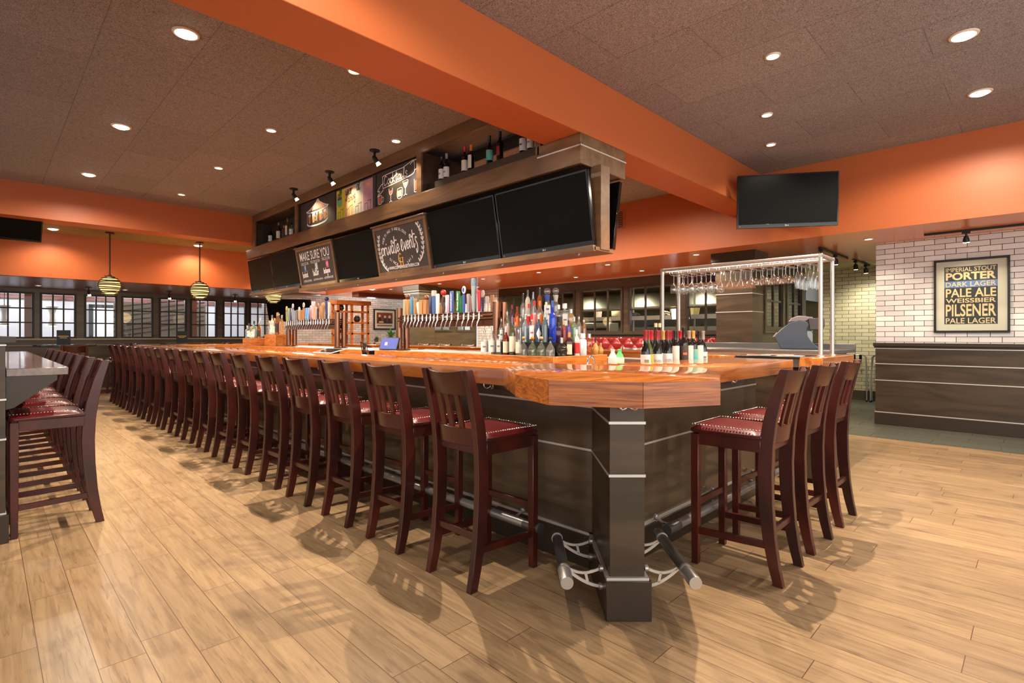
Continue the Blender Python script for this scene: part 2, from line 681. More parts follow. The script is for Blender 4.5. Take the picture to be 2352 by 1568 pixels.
M_COUNTER_Y = wood('fir_counter_along', (158, 86, 38), (204, 128, 64), (22, 1.6, 9), rough=.13, coat=.6, dist=1.2)
M_COUNTER_X = wood('fir_counter_across', (160, 88, 40), (206, 130, 66), (1.6, 22, 9), rough=.13, coat=.6, dist=1.2)
M_EDGE = wood('fir_counter_edge', (118, 58, 22), (188, 110, 50), (4, 4, 110), rough=.34, coat=.12, dist=.6)
M_ENDGRAIN = wood('fir_end_grain', (140, 72, 26), (208, 122, 48), (5, 5, 14), rough=.36, coat=.1, dist=6)
M_FIR = wood('fir_board', (170, 86, 34), (216, 132, 62), (2.2, 2.2, 12), rough=.32, coat=.2, dist=4)
M_STOOL = wood('mahogany', (46, 15, 10), (78, 26, 17), (4, 4, 2), rough=.34, coat=.12, dist=1)
M_LEATHER = mat('maroon_leather', (94, 18, 23), rough=.32, coat=.15, bump=.2, bscale=180)
M_BLACK = mat('black_plastic', (20, 20, 21), rough=.4)
M_BLACKM = mat('black_metal', (28, 27, 26), rough=.45, metal=.3)
M_BEZEL = mat('gloss_bezel', (14, 13, 14), rough=.12)
M_SCREEN = mat('dark_screen', (17, 18, 19), rough=.55, spec=.06)
M_WHITE = mat('white_paint', (232, 230, 226), rough=.5)
M_CHALKB = mat('chalkboard', (62, 56, 56), rough=.6, noise=.12, nscale=5)
M_CHALK = mat('white_chalk', (238, 236, 236), rough=.8)
M_GOLDT = mat('gold_lettering', (226, 178, 88), rough=.6)
M_WALLBRICK_X = brick('white_brick_side', 'YZ', (234, 231, 230), (206, 203, 204), (46, 34, 30))
M_WALLBRICK_Y = brick('white_brick_back', 'XZ', (228, 224, 220), (196, 192, 190), (58, 46, 40))
M_YELBRICK = brick('cream_brick', 'YZ', (236, 226, 188), (214, 205, 168), (62, 50, 36))
M_SLATE = brick('slate_floor', 'YX', (92, 94, 84), (80, 83, 74), (66, 68, 60), w=.6, h=.3, gap=.004, rough=.4, bumpy=False)
M_PANE = clear('window_pane', (248, 250, 250), gloss=.02)
M_GLASS = clear('clear_glass', (246, 248, 248), gloss=.16)
M_NAIL = mat('nickel_nailhead', (205, 198, 190), rough=.2, metal=1.0)
# ================================================================== SETTING
ZC = 3.52            # main ceiling
ZS = 2.554           # low ceiling on the right
struct('floor', MB().box(-4.5, 7.73, -3.5, 16.0, -.08, 0).box(7.73, 10.1, 3.3, 17.2, -.08, 0), M_FLOOR, 'tan wood plank floor of the bar room')
struct('floor_slate', MB().box(7.73, 14.2, -3.5, 3.3, -.08, 0).box(10.1, 14.2, 3.3, 17.2, -.08, 0), M_SLATE, 'grey slate floor beyond the wood planks')
struct('floor_lobby', MB().box(-4.5, 7.73, 16.0, 21, -.08, 0), mat('lobby_floor', (150, 146, 140), rough=.4), 'pale floor of the room behind the paned windows')
struct('ceiling', MB().box(-4.5, 7.9, -3.5, 16.3, ZC, ZC + .08), M_CEIL, 'brown fibre panel ceiling over the bar')
struct('ceiling_left', MB().box(-4.5, 5.25, 11.02, 12.7, 3.12, 3.2), M_CEIL2, 'tan fibre ceiling strip behind the far orange beam')
struct('ceiling_right', MB().box(7.751, 10.85, -3.5, 16.6, ZS, ZS + .06), M_SOFFIT, 'low copper coloured ceiling on the right')
struct('ceiling_passage', MB().box(10.85, 14.2, -3.5, 3.2, ZS + .02, ZS + .08), M_CREAM, 'cream ceiling over the far passage')
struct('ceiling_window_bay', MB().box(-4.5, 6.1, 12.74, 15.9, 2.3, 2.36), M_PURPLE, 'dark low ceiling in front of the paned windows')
struct('trim_1', MB().box(-4.5, 7.75, 2.774, 3.2, 2.99, ZC), M_ORANGE, 'orange ceiling beam crossing the room above the bar end', bevel=.004)
struct('trim_2', MB().box(-4.5, 5.25, 10.6, 11.02, 3.01, ZC), M_ORANGE, 'far orange beam across the left part of the room')
struct('wall_right_upper', MB().box(7.75, 7.95, -3.5, 16.3, ZS + .0008, ZC), M_ORANGE, 'orange upper wall along the right side')
struct('wall_back_upper', MB().box(-4.5, 5.25, 12.7, 12.8, 2.3, 3.2), M_ORANGE, 'orange upper wall above the paned windows')
struct('wall_back_upper_far', MB().box(5.2, 7.8, 16.1, 16.25, ZS, ZC), M_ORANGE, 'orange upper wall in the far corner')
struct('trim_3', MB().box(7.97, 10.2, 14.5, 14.9, 2.42, ZS + .02), mat('brown_soffit', (118, 56, 36), rough=.4), 'brown ceiling box in front of the far brick wall')
# right brick wall with panelled lower half
struct('wall_right', MB().box(9.0, 9.35, -3.5, 1.652, 0, ZS + .02), M_WALLBRICK_X, 'white brick wall with the framed beer poster')
struct('trim_4', MB().box(8.965, 9.0, -3.5, 1.652, .17, 1.09), M_DARK, 'dark panelling below the white brick wall')
struct('baseboard_right', MB().box(8.945, 9.0, -3.5, 1.66, 0, .165), M_DARKTRIM, 'dark baseboard under the white brick wall', bevel=.004)
struct('trim_5', MB().box(8.925, 9.0, -3.5, 1.675, 1.10, 1.148).box(8.94, 9.0, -3.5, 1.666, 1.08, 1.10), M_DARKTRIM, 'dark ledge capping the panelling', bevel=.004)
st = MB()
for z in (.173, .622, .853, 1.07):
    st.box(8.955, 9.0, -3.5, 1.66, z - .006, z + .006)
struct('trim_6', st, M_SILVER, 'thin silver strips on the dark panelling')
# far passage
struct('wall_passage', MB().box(12.0, 12.2, -3.5, 3.1, .19, ZS + .04), M_YELBRICK, 'cream brick wall at the end of the passage')
struct('baseboard_passage', MB().box(11.985, 12.2, -3.5, 3.1, 0, .19), M_OLIVE, 'dark baseboard under the cream brick wall')
struct('wall_return', MB().box(8.72, 11.42, 3.25, 3.4, 0, 1.33).box(8.72, 11.42, 3.25, 3.4, 2.36, ZS).box(8.72, 9.2, 3.25, 3.4, 1.33, 2.36).box(11.2, 11.42, 3.25, 3.4, 1.33, 2.36).box(10.14, 10.28, 3.25, 3.4, 1.33, 2.36), M_OLIVE, 'olive wall with small windows behind the column')
struct('trim_7', MB().box(9.1, 11.3, 3.19, 3.25, 1.29, 1.335).box(8.72, 11.42, 3.22, 3.25, .98, 1.0), M_OLIVE, 'olive sill under the small windows', bevel=.004)
# kitchen window wall
KW = [(3.90, 5.10), (5.25, 6.45), (6.59, 7.79), (7.94, 9.14), (9.29, 10.45)]
w = MB().box(10.1, 10.22, 3.4, 11.5, 0, 1.30).box(10.1, 10.22, 3.4, 11.5, 2.35, ZS)
ys = [3.4] + [v for k in KW for v in k] + [10.62]
for a, b in zip(ys[::2], ys[1::2]):
    w.box(10.1, 10.22, a, b, 1.30, 2.35)
struct('wall_kitchen', w, M_DARK, 'dark wall holding the kitchen windows')
struct('trim_8', MB().box(10.04, 10.1, 3.4, 10.6, 1.27, 1.31).box(10.06, 10.1, 3.4, 10.6, 1.22, 1.235), M_DARKTRIM, 'dark sill under the kitchen windows')
struct('trim_19', MB().box(10.07, 10.1, 3.4, 10.62, ZS - .02, ZS - .001), mat('pale_line', (206, 176, 150), rough=.5), 'thin pale line where the low ceiling meets the kitchen wall')
struct('wall_brick_far', MB().box(10.05, 10.2, 10.62, 11.45, 0, ZS), M_WALLBRICK_X, 'white brick pier beside the kitchen windows')
struct('wall_back', MB().box(6.1, 14, 16.9, 17.1, 0, ZS + .02), M_WALLBRICK_Y, 'white brick wall at the far end')


def paned_window(name, a, b, z0, z1, nx, nz, plane, face, mf, fr=.035, mu=.018, depth=.06, label=None, glass=M_PANE, sgn=-1):
    """window in the plane X=face or Y=face spanning a..b, with nx by nz panes"""
    o = thing(name, label, None, ((face, (a + b) / 2, z0) if plane == 'X' else ((a + b) / 2, face, z0)), kind='structure')

    def bx(mb, u0, u1, w0, w1, d0, d1):
        if plane == 'X':
            mb.box(face + d0, face + d1, u0, u1, w0, w1)
        else:
            mb.box(u0, u1, face + d0, face + d1, w0, w1)
    f = MB()
    bx(f, a, a + fr, z0, z1, -.02, depth)
    bx(f, b - fr, b, z0, z1, -.02, depth)
    bx(f, a + fr, b - fr, z0, z0 + fr, -.02, depth)
    bx(f, a + fr, b - fr, z1 - fr, z1, -.02, depth)
    f.build('window_frame', mf, o, world=True)
    m = MB()
    for i in range(1, nx):
        c = a + fr + (b - a - 2 * fr) * i / nx
        bx(m, c - mu / 2, c + mu / 2, z0 + fr, z1 - fr, .0, depth - .015)
    for i in range(1, nz):
        c = z0 + fr + (z1 - z0 - 2 * fr) * i / nz
        bx(m, a + fr, b - fr, c - mu / 2, c + mu / 2, .002, depth - .018)
    m.build('muntin', mf, o, world=True)
    g = MB()
    if plane == 'X':
        g.add([(face + .02, a + fr, z0 + fr), (face + .02, b - fr, z0 + fr), (face + .02, b - fr, z1 - fr), (face + .02, a + fr, z1 - fr)], [(0, 1, 2, 3)])
    else:
        g.add([(a + fr, face + .02, z0 + fr), (b - fr, face + .02, z0 + fr), (b - fr, face + .02, z1 - fr), (a + fr, face + .02, z1 - fr)], [(0, 1, 2, 3)])
    g.build('pane', glass, o, world=True)
    return o


nwin = 1
for k, (a, b) in enumerate(KW):
    paned_window('window_%d' % nwin, a, b, 1.30, 2.35, 3, 2, 'X', 10.1, M_DARKTRIM, fr=.05, mu=.03, label='dark six pane window into the kitchen')
    nwin += 1
M_DPANE = mat('dark_pane', (24, 24, 22), rough=.05, spec=.6)
for a, b in ((9.2, 10.14), (10.28, 11.2)):
    paned_window('window_%d' % nwin, a, b, 1.33, 2.36, 2, 2, 'Y', 3.25, M_OLIVE, fr=.07, mu=.035, label='small dark pane window in the olive wall', glass=M_DPANE)
    nwin += 1
LW = [(-1.35, -.73), (-.6, .02), (.13, .79), (.88, 1.52), (1.66, 2.29), (2.37, 3.03), (3.15, 3.77), (3.85, 4.50), (4.64, 5.25), (5.33, 6.0)]
w = MB().box(-4.5, 6.1, 15.9, 16.02, 0, 1.18).box(-4.5, 6.1, 15.9, 16.02, 2.22, 2.36)
ys = [-4.5] + [v for k in LW for v in k] + [6.1]
for a, b in zip(ys[::2], ys[1::2]):
    w.box(a, b, 15.9, 16.02, 1.18, 2.22)
struct('wall_left', w, M_DARK, 'dark wall holding the row of paned windows')
struct('trim_9', MB().box(-4.5, 6.1, 15.84, 15.9, 1.15, 1.185).box(-4.5, 6.1, 15.86, 15.9, 1.02, 1.034).box(-4.5, 6.1, 15.86, 15.9, .6, .614), mat('pale_trim', (150, 136, 112), rough=.5), 'pale trim strips under the paned windows')
for a, b in LW:
    paned_window('window_%d' % nwin, a, b, 1.18, 2.22, 3, 3, 'Y', 15.9, M_BLACKM, fr=.042, mu=.028, label='black nine pane window in the far left wall')
    nwin += 1
# room behind the paned windows
M_LOBBY = mat('lobby_paint', (222, 222, 226), rough=.6)
struct('wall_lobby', MB().box(-4.5, 8, 20.5, 20.6, 0, 3), M_LOBBY, 'white wall behind the paned windows')
struct('ceiling_lobby', MB().box(-4.5, 7.9, 16.3, 20.6, 2.75, 2.82), M_LOBBY, 'white ceiling behind the paned windows')
struct('trim_10', MB().box(-4.5, 8, 20.3, 20.5, 2.3, 2.42), mat('lobby_beam', (120, 70, 60), rough=.5), 'red brown band along the white wall')
struct('door_1', MB().box(2.35, 3.2, 20.42, 20.5, 0, 2.1), mat('lobby_door', (240, 240, 240), rough=.4), 'white door seen through the paned windows')
struct('trim_11', MB().box(2.25, 2.35, 20.4, 20.5, 0, 2.2).box(3.2, 3.3, 20.4, 20.5, 0, 2.2).box(2.25, 3.3, 20.4, 20.5, 2.1, 2.2), M_BLACKM, 'dark frame of the white door')
M_TERRA = mat('terracotta_pillar', (168, 104, 82), rough=.6)
for i, x in enumerate((.78, 1.75, 4.3)):
    struct('trim_%d' % (12 + i), MB().box(x - .09, x + .09, 17.4, 17.58, 0, 2.75), M_TERRA, 'terracotta pillar behind the paned windows')
# pale lettered glass screen behind the windows: long slats
sl = MB()
for k in range(7):
    z = 1.2 + k * .14
    sl.add([(2.6, 18.6, z), (4.9, 18.6, z + .35), (4.9, 18.6, z + .40), (2.6, 18.6, z + .04)], [(0, 1, 2, 3)])
o = MB().box(2.6, 4.95, 18.62, 18.66, 0, 2.2).build('room_divider', mat('room_divider', (196, 194, 176), rough=.5))
tag(o, 'pale slatted screen standing behind the middle paned windows', 'screen')
sl.build('slat_pattern', mat('slat_pattern', (120, 116, 104), rough=.6), o)
# lobby pendants
lp = None
for i, (x, y) in enumerate(((.35, 18.2), (1.25, 18.2))):
    lab = ['white hourglass pendant lamp behind the first paned window', 'white hourglass pendant lamp behind the second paned window'][i]
    if lp is None:
        lp = thing('pendant_lamp', lab, 'lamp', (x, y, 1.5), group='white lamps behind the windows')
        MB().lathe([(.13, 0), (.1, .05), (.055, .2), (.055, .32), (.1, .46), (.13, .5)], 20).build('lamp_shade', mat('lamp_white', (245, 243, 236), rough=.4), lp)
        MB().cyl((0, 0, .5), (0, 0, 1.25), .008, 8).build('cord', M_BLACKM, lp)
        MB().lathe([(.11, -.004), (.11, .0)], 20).build('bulb', mat('lamp_glow', (255, 244, 220), emit=(255, 240, 210), es=8), lp)
    else:
        dup(lp, (x, y, 1.5), 0, lab)


w = MB().box(8.34, 10.05, 11.5, 11.6, 0, 1.36).box(8.34, 10.05, 11.5, 11.6, 2.2, ZS)
for a, b in ((8.34, 8.5), (9.15, 9.3), (9.9, 10.05)):
    w.box(a, b, 11.5, 11.6, 1.36, 2.2)
struct('wall_partition', w, M_OLIVE, 'olive partition with openings behind the beer taps')
for a, b in ((8.5, 9.15), (9.3, 9.9)):
    paned_window('window_%d' % nwin, a, b, 1.36, 2.2, 2, 2, 'Y', 11.5, M_OLIVE, fr=.05, mu=.03, label='small olive framed window in the partition behind the taps')
    nwin += 1


def column(n, x, y, sx, sy, label):
    o = thing('trim_%d' % n, label, None, (x, y, 0), kind='structure')
    MB().box(x, x + sx, y, y + sy, 0, ZS - .02).build('shaft', M_DARK if y < 6 else M_OLIVE, o, world=True)
    c = MB()
    for k, (e, z0, z1) in enumerate(((.02, 2.27, 2.33), (.03, 2.33, 2.37), (.045, 2.37, 2.42), (.06, 2.42, ZS))):
        c.box(x - e, x + sx + e, y - e, y + sy + e, z0, z1)
    c.box(x - .02, x + sx + .02, y - .02, y + sy + .02, 0, .18)
    c.build('capital', M_DARKTRIM if y < 6 else M_OLIVE, o, world=True)
    s = MB()
    for z in (.18, 1.0, 1.62, 1.90, 2.33, 2.395):
        e = .035 if z > 2.3 else .008
        if z > 2.39:
            e = .05
        s.box(x - e, x + sx + e, y - e, y + sy + e, z - .006, z + .006)
    s.build('silver_strip', M_SILVER, o, world=True)
    return o


column(15, 8.28, 3.1, .44, .56, 'dark square column behind the glass rack')
column(16, 7.85, 11.2, .49, .6, 'olive square column behind the beer taps')

# ------------------------------------------------------------------ kitchen behind the windows
struct('wall_kitchen_back', MB().box(14.0, 14.1, 3.4, 11.5, 0, ZS).box(10.2, 14.1, 11.45, 11.5, 0, ZS).box(11.42, 14.1, 3.3, 3.4, 0, .9), mat('kitchen_wall', (168, 163, 134), rough=.45), 'pale kitchen back wall')
struct('ceiling_kitchen', MB().box(10.2, 14.1, 3.2, 11.5, ZS, ZS + .06), M_CREAM, 'cream ceiling of the kitchen')
o = thing('exhaust_hood', 'long steel exhaust hood over the kitchen line', 'hood', (13.3, 7, 1.95))
MB().loft([[(12.6, y, 2.02), (12.75, y, 2.40), (13.9, y, 2.40), (13.9, y, 2.02)] for y in (3.6, 11.2)]).build('hood_body', M_STEELD, o, world=True)
MB().box(12.58, 12.62, 3.6, 11.2, 1.96, 2.03).build('hood_lip', M_STEELD, o, world=True)
o = thing('pass_shelf', 'long steel pass shelf seen through the kitchen windows', 'shelf', (11.6, 7, 0))
MB().box(11.4, 11.8, 3.7, 11.0, 1.70, 1.73).box(11.4, 11.42, 3.7, 11.0, 1.63, 1.70).build('shelf_board', M_STEEL, o, world=True)
for y in (4.1, 5.75, 7.4, 9.1, 10.8):
    MB().cyl((11.83, y, .92), (11.83, y, 2.5), .022, 10).build('post', M_STEEL, o, world=True)
MB().box(11.2, 12.0, 3.7, 11.0, .88, .92).box(11.25, 11.95, 3.75, 10.95, .1, .13).build('worktop', M_STEEL, o, world=True)
for y in (3.8, 7.3, 10.9):
    for x in (11.25, 11.9):
        MB().box(x, x + .05, y - .025, y + .025, 0, .88).build('leg', M_STEELD, o, world=True)
o = thing('range', 'steel cooking range below the exhaust hood', 'stove', (13.3, 7, 0))
MB().box(12.7, 13.9, 4.2, 10.6, .05, 1.0).build('body', M_STEELD, o, world=True, bevel=.01)
MB().box(13.7, 13.9, 4.2, 10.6, 1.0, 1.5).build('backsplash', M_STEEL, o, world=True)
for k in range(12):
    MB().cyl((12.66, 4.5 + k * .5, .86), (12.70, 4.5 + k * .5, .86), .03, 10).build('knob', M_BLACK, o, world=True)
o = thing('warming_oven', 'squat steel warming oven with slots on the kitchen line', 'oven', (12.3, 8.9, 0))
MB().box(12.05, 12.5, 8.3, 9.5, 0, 1.6).build('body', M_STEEL, o, world=True, bevel=.01)
wm = MB()
for z in (1.2, 1.3, 1.4):
    wm.box(12.04, 12.06, 8.4, 9.4, z, z + .05)
wm.build('slot', M_BLACK, o, world=True)
# things on the pass shelf, each its own
SHELF = [('storage_bin', 'pale green bin on the pass shelf, left of the paper rolls', 'bin', 9.35, .3, .22, (150, 170, 140), 'box'),
         ('storage_bin', 'white bin with red mark on the pass shelf', 'bin', 8.35, .16, .2, (214, 200, 196), 'box'),
         ('plate_stack', 'round stack of cream plates on the pass shelf', 'plates', 7.75, .26, .17, (228, 214, 186), 'cyl'),
         ('dish_towel', 'dark crumpled towel on the pass shelf', 'towel', 7.2, .3, .1, (60, 58, 60), 'heap'),
         ('cutlery_pile', 'heap of white handled utensils on the pass shelf', 'utensils', 6.35, .3, .12, (230, 228, 214), 'heap'),
         ('storage_bin', 'tan tub on the pass shelf, between the utensils and the order screen', 'bin', 6.1, .26, .2, (186, 156, 108), 'cyl'),
         ('storage_bin', 'cream box on the pass shelf right of the tan tub', 'bin', 5.72, .3, .18, (206, 190, 140), 'box'),
         ('pan_stack', 'dark pan on the pass shelf right of the order screen', 'pan', 4.72, .36, .2, (40, 38, 36), 'cyl'),
         ('paper_pile', 'loose white papers on the pass shelf next to the dark pan', 'paper', 4.42, .3, .1, (236, 232, 214), 'heap')]
for nm, lab, cat, y, wd, ht, col, kind in SHELF:
    mm = mat('shelf_thing_%d' % int(y * 100), col, rough=.5, noise=.15)
    mb = MB()
    if kind == 'box':
        mb.loft([[(11.59 - wd * a, y - wd * a, 1.7305 + ht * z), (11.6 + wd * a, y - wd * a, 1.7305 + ht * z), (11.6 + wd * a, y + wd * a, 1.7305 + ht * z), (11.6 - wd * a, y + wd * a, 1.7305 + ht * z)] for a, z in ((.42, 0), (.5, .9), (.53, .9), (.53, 1))])
    elif kind == 'cyl':
        mb.lathe([(wd * .4, 0), (wd * .5, ht * .2), (wd * .5, ht * .9), (wd * .46, ht)], 20, (11.58, y, 1.7305))
    else:
        random.seed(int(y * 100))
        for k in range(7):
            a = random.uniform(0, PI)
            c = Vector((11.6 + random.uniform(-.05, .05), y + random.uniform(-.06, .06), 1.745 + random.uniform(0, ht * .7)))
            dv = Vector((math.cos(a) * wd * .4, math.sin(a) * wd * .4, random.uniform(-.01, .03)))
            mb.tube([c - dv, c, c + dv], [.012, .024, .01], 8)
    tag(mb.build(nm, mm, bevel=.004 if kind == 'box' else 0), lab, cat)
# order screen
M = fmat((11.1, 5.95, 1.60), (0, -1, 0), (-.2, 0, 1))
o = thing('order_screen', 'bright order screen hanging in the kitchen window', 'screen', M=M)
MB().box(0, .46, 0, .28, -.04, 0).build('bezel', M_BLACK, o, bevel=.004)
MB().box(.02, .44, .02, .26, 0, .003).build('display', mat('lit_screen', (220, 232, 255), emit=(215, 228, 255), es=3.2), o)
MB().cyl((.23, .2, -.04), (.23, .95, -.2), .015, 8).build('arm', M_BLACKM, o)
# food tray with red orange garnish
o = thing('food_display', 'tray of red and orange produce in the kitchen window', 'food tray', (11.5, 4.55, .92))
MB().box(11.25, 11.75, 4.16, 5.05, .922, 1.32).build('tray', M_STEELD, o, world=True, bevel=.01)
gm = MB()
random.seed(3)
for k in range(60):
    gm.sphere((11.28 + random.random() * .42, 4.15 + random.random() * .85, 1.34 + random.random() * .13), .045, 8, 6)
tag(gm.build('produce', mat('produce', (196, 98, 74), rough=.5, noise=.5, nscale=14), o, world=True), None, None, None, 'stuff')
# passage: teal bin on a warming shelf, seen at the end of the olive wall
o = thing('serving_station', 'steel serving station with heat lamp at the end of the olive wall', 'station', (12.0, 3.5, 0))
MB().box(12.1, 12.6, 3.45, 4.1, .3, 1.35).build('cabinet', M_STEEL, o, world=True, bevel=.01)
MB().box(11.9, 12.6, 3.45, 4.05, 1.62, 1.65).box(12.55, 12.6, 3.45, 4.05, 1.3, 1.62).build('shelf_board', M_STEEL, o, world=True)
MB().lathe([(.17, 1.72), (.17, 2.25), (.13, 2.32)], 24, (12.25, 3.75, 0)).build('heat_lamp', mat('lamp_shade_white', (236, 234, 226), rough=.3), o, world=True)
tag(MB().box(11.92, 12.06, 3.5, 3.66, 1.65, 1.86).build('storage_bin', mat('teal_plastic', (46, 132, 122), rough=.4), bevel=.01), 'teal plastic bin on the serving station shelf', 'bin')

# ================================================================== LIGHTS
LK = 1.0


def spot(loc, W, col=(255, 224, 180), ang=120, blend=.7, sr=.045, aim=None):
    l = D.lights.new('lamp', 'SPOT')
    l.energy = W * LK
    l.color = C(*col)[:3]
    l.spot_size = math.radians(ang)
    l.spot_blend = blend
    l.shadow_soft_size = sr
    o = D.objects.new('lamp', l)
    COL.objects.link(o)
    o.location = loc
    if aim is not None:
        o.rotation_euler = (Vector(aim) - Vector(loc)).to_track_quat('-Z', 'Y').to_euler()
    return o


def area(loc, sx, sy, W, col=(255, 240, 220), aim=None):
    l = D.lights.new('lamp', 'AREA')
    l.shape = 'RECTANGLE'
    l.size, l.size_y = sx, sy
    l.energy = W * LK
    l.color = C(*col)[:3]
    o = D.objects.new('lamp', l)
    COL.objects.link(o)
    o.location = loc
    if aim is not None:
        o.rotation_euler = (Vector(aim) - Vector(loc)).to_track_quat('-Z', 'Y').to_euler()
    return o


M_LENS = mat('lamp_lens', (255, 246, 228), emit=(255, 244, 222), es=14)
M_LENS2 = mat('small_lamp_lens', (255, 240, 220), emit=(255, 240, 220), es=5)
M_RING = mat('downlight_ring', (214, 196, 178), rough=.4)
big = small = None


def downlight(x, y, z, r, label, W, lens=None, **k):
    global big, small
    isbig = r > .07
    p = big if isbig else small
    if p is None:
        o = thing('ceiling_light', label, 'ceiling light', (x, y, z), group='recessed ceiling lights')
        MB().lathe([(r * .8, -.002), (r * .84, -.012), (r * 1.0, -.010), (r * 1.06, -.001), (r * .8, -.0005)], 28, caps=False).build('trim_ring', M_RING, o)
        MB().lathe([(r * .80, -.003), (r * .76, -.014 if isbig else -.006), (r * .5, -.026 if isbig else -.008), (.001, -.030 if isbig else -.009)], 28, caps=False).build('lens', lens or (M_LENS if isbig else M_LENS2), o)
        if isbig:
            big = o
        else:
            small = o
    else:
        dup(p, (x, y, z), 0, label)
    if W:
        spot((x, y, z - .04), W, **k)


WARM = (255, 232, 204)
NEU = (255, 238, 216)
for x, y, W, lab in ((1.07, 4.53, 120, 'large bright ceiling light nearest the orange beam, on the aisle side'), (1.05, 7.04, 120, 'large bright ceiling light over the aisle, middle of its row'),
                (1.04, 9.46, 120, 'large bright ceiling light over the aisle, nearest the far orange beam'),
                (5.23, .405, 190, 'large bright ceiling light over the right floor, nearer to the viewer'), (6.57, .393, 190, 'large bright ceiling light over the right floor, nearer to the orange wall'),
                (1.07, 1.9, 110, 'large ceiling light over the open floor, above and left of the counter corner'), (3.9, .4, 50, 'large ceiling light over the open floor, in front of the three right stools')):
    downlight(x, y, ZC, .088, lab, W, col=NEU, ang=166, blend=.35)
for x, y, W, lab in ((2.24, 6.0, 430, 'small ceiling light above the long counter, nearest the orange beam'), (2.24, 7.85, 430, 'small ceiling light above the long counter, second from the orange beam'),
                (2.24, 9.75, 430, 'small ceiling light above the long counter, nearest the far beam'), (3.39, 5.3, 60, 'tiny ceiling light close to the cocktails board'),
                (4.52, 1.53, 150, 'small ceiling light right of the orange beam, farthest from the wall screen'), (5.68, 1.98, 120, 'small ceiling light right of the orange beam, middle of three'),
                (2.24, 4.15, 460, 'small ceiling light above the long counter hidden beside the orange beam'), (3.5, 1.28, 460, 'small ceiling light above the counter on the right stools side')):
    downlight(x, y, ZC, .056, lab, W, col=WARM, ang=105, blend=.5, sr=.014)
downlight(6.6, 2.255, ZC, .066, 'small unlit looking ceiling light just above the wall screen', 30, col=WARM, ang=120)
k = 0
for x, ys in ((8.08, (3.9, 5.6, 7.3, 9.02, 10.65, 12.9)), (9.32, (5.64, 7.31, 10.63))):
    for y in ys:
        k += 1
        nm = ORD[ys.index(y)]
        downlight(x, y, ZS, .056, '%s small light from the dark column in the %s row of the low copper ceiling' % (nm, 'front' if x < 9 else 'rear'), 85, col=WARM, ang=160)
downlight(8.42, 1.63, ZS, .056, 'small light in the low ceiling above the end of the brick wall', 26, col=WARM, ang=140)
downlight(.85, 12.2, 3.12, .088, 'large bright light in the tan ceiling strip, left of the first globe pendant', 90, col=WARM, ang=150)
downlight(3.13, 12.33, 3.12, .088, 'large bright light in the tan ceiling strip, above the second globe pendant', 90, col=WARM, ang=150)
for x, lab in ((.8, 'left'), (2.28, 'between the first two globe pendants'), (5.15, 'below the bar screens')):
    downlight(x, 14.8, 2.3, .056, 'small light in the dark low ceiling by the windows, ' + lab, 25, col=NEU, ang=140)

for k, y in enumerate((4.4, 6.3, 8.2, 10.1, 12.3)):  # added row, hidden by the cabinet, to brighten the orange wall behind it
    downlight(5.75, y, ZC, .056, '%s added unseen ceiling light from the orange beam above the far counter' % ORD[k], 330, col=WARM, ang=166, blend=.55, sr=.03)
# kitchen and passage lamps
k = 0
for x in (11.0, 12.2):
    for y in (4.3, 6.1, 7.9, 9.7):
        k += 1
        downlight(x, y, ZS, .056, 'small kitchen ceiling light, %s from the right in the %s kitchen row' % (ORD[(y > 5) + (y > 7) + (y > 9)], 'front' if x < 12 else 'rear'), 85, col=(255, 240, 196), ang=165, blend=.9)
downlight(11.2, .9, ZS + .02, .056, 'small light in the cream ceiling of the passage', 40, col=(255, 247, 228), ang=165, blend=.9)


def bulb(loc, W, col=(255, 240, 220), r=.12):
    l = D.lights.new('lamp', 'POINT')
    l.energy = W * LK
    l.color = C(*col)[:3]
    l.shadow_soft_size = r
    o = D.objects.new('lamp', l)
    COL.objects.link(o)
    o.location = loc


for x in (-1.5, .8, 3.2, 5.4):
    bulb((x, 18.9, 2.55), 75, (246, 247, 255))
bulb((9.2, 15.9, 2.3), 30)
bulb((6.6, 15.6, 2.9), 40, (255, 232, 205))
bulb((6.0, 13.6, 2.9), 60, (255, 232, 205))
# daylight from the open front of the room behind the viewer
area((-3.6, -2.8, 1.9), 6, 3.0, 120, (255, 247, 238), aim=(3.5, 4.5, 2.4))
area((2.8, -3.3, 1.9), 6, 3.0, 125, (255, 247, 236), aim=(4, 4.5, 2.4))
wd = D.worlds.new('World')
SC.world = wd
wd.use_nodes = True
wd.node_tree.nodes['Background'].inputs['Color'].default_value = (1, .975, .94, 1)
wd.node_tree.nodes['Background'].inputs['Strength'].default_value = .75

cam = D.cameras.new('camera')
cam.sensor_width = 36
cam.lens = 1212 / 2352 * 36
cam.shift_y = -14 / 2352
cam.clip_end = 100
co = D.objects.new('camera', cam)
COL.objects.link(co)
co.location = (0, 0, 1.253)
co.rotation_euler = (PI / 2, 0, -PI / 4)
SC.camera = co
SC.view_settings.view_transform = 'Standard'
SC.view_settings.look = 'None'
SC.view_settings.gamma = 1
SC.view_settings.exposure = 0.2
SC.cycles.max_bounces = 8
SC.cycles.transparent_max_bounces = 24
SC.cycles.sample_clamp_indirect = 4
SC.cycles.caustics_reflective = False
SC.cycles.caustics_refractive = False
SC.cycles.use_denoising = True
# ================================================================== THE BAR
CZ0, CZ1 = .968, 1.067
S2 = math.sqrt(2)


def rd(r, d):            # right / depth from the viewer's diagonal to world x, y (used for the diagonal corner only)
    return ((d + r) / S2, (d - r) / S2)


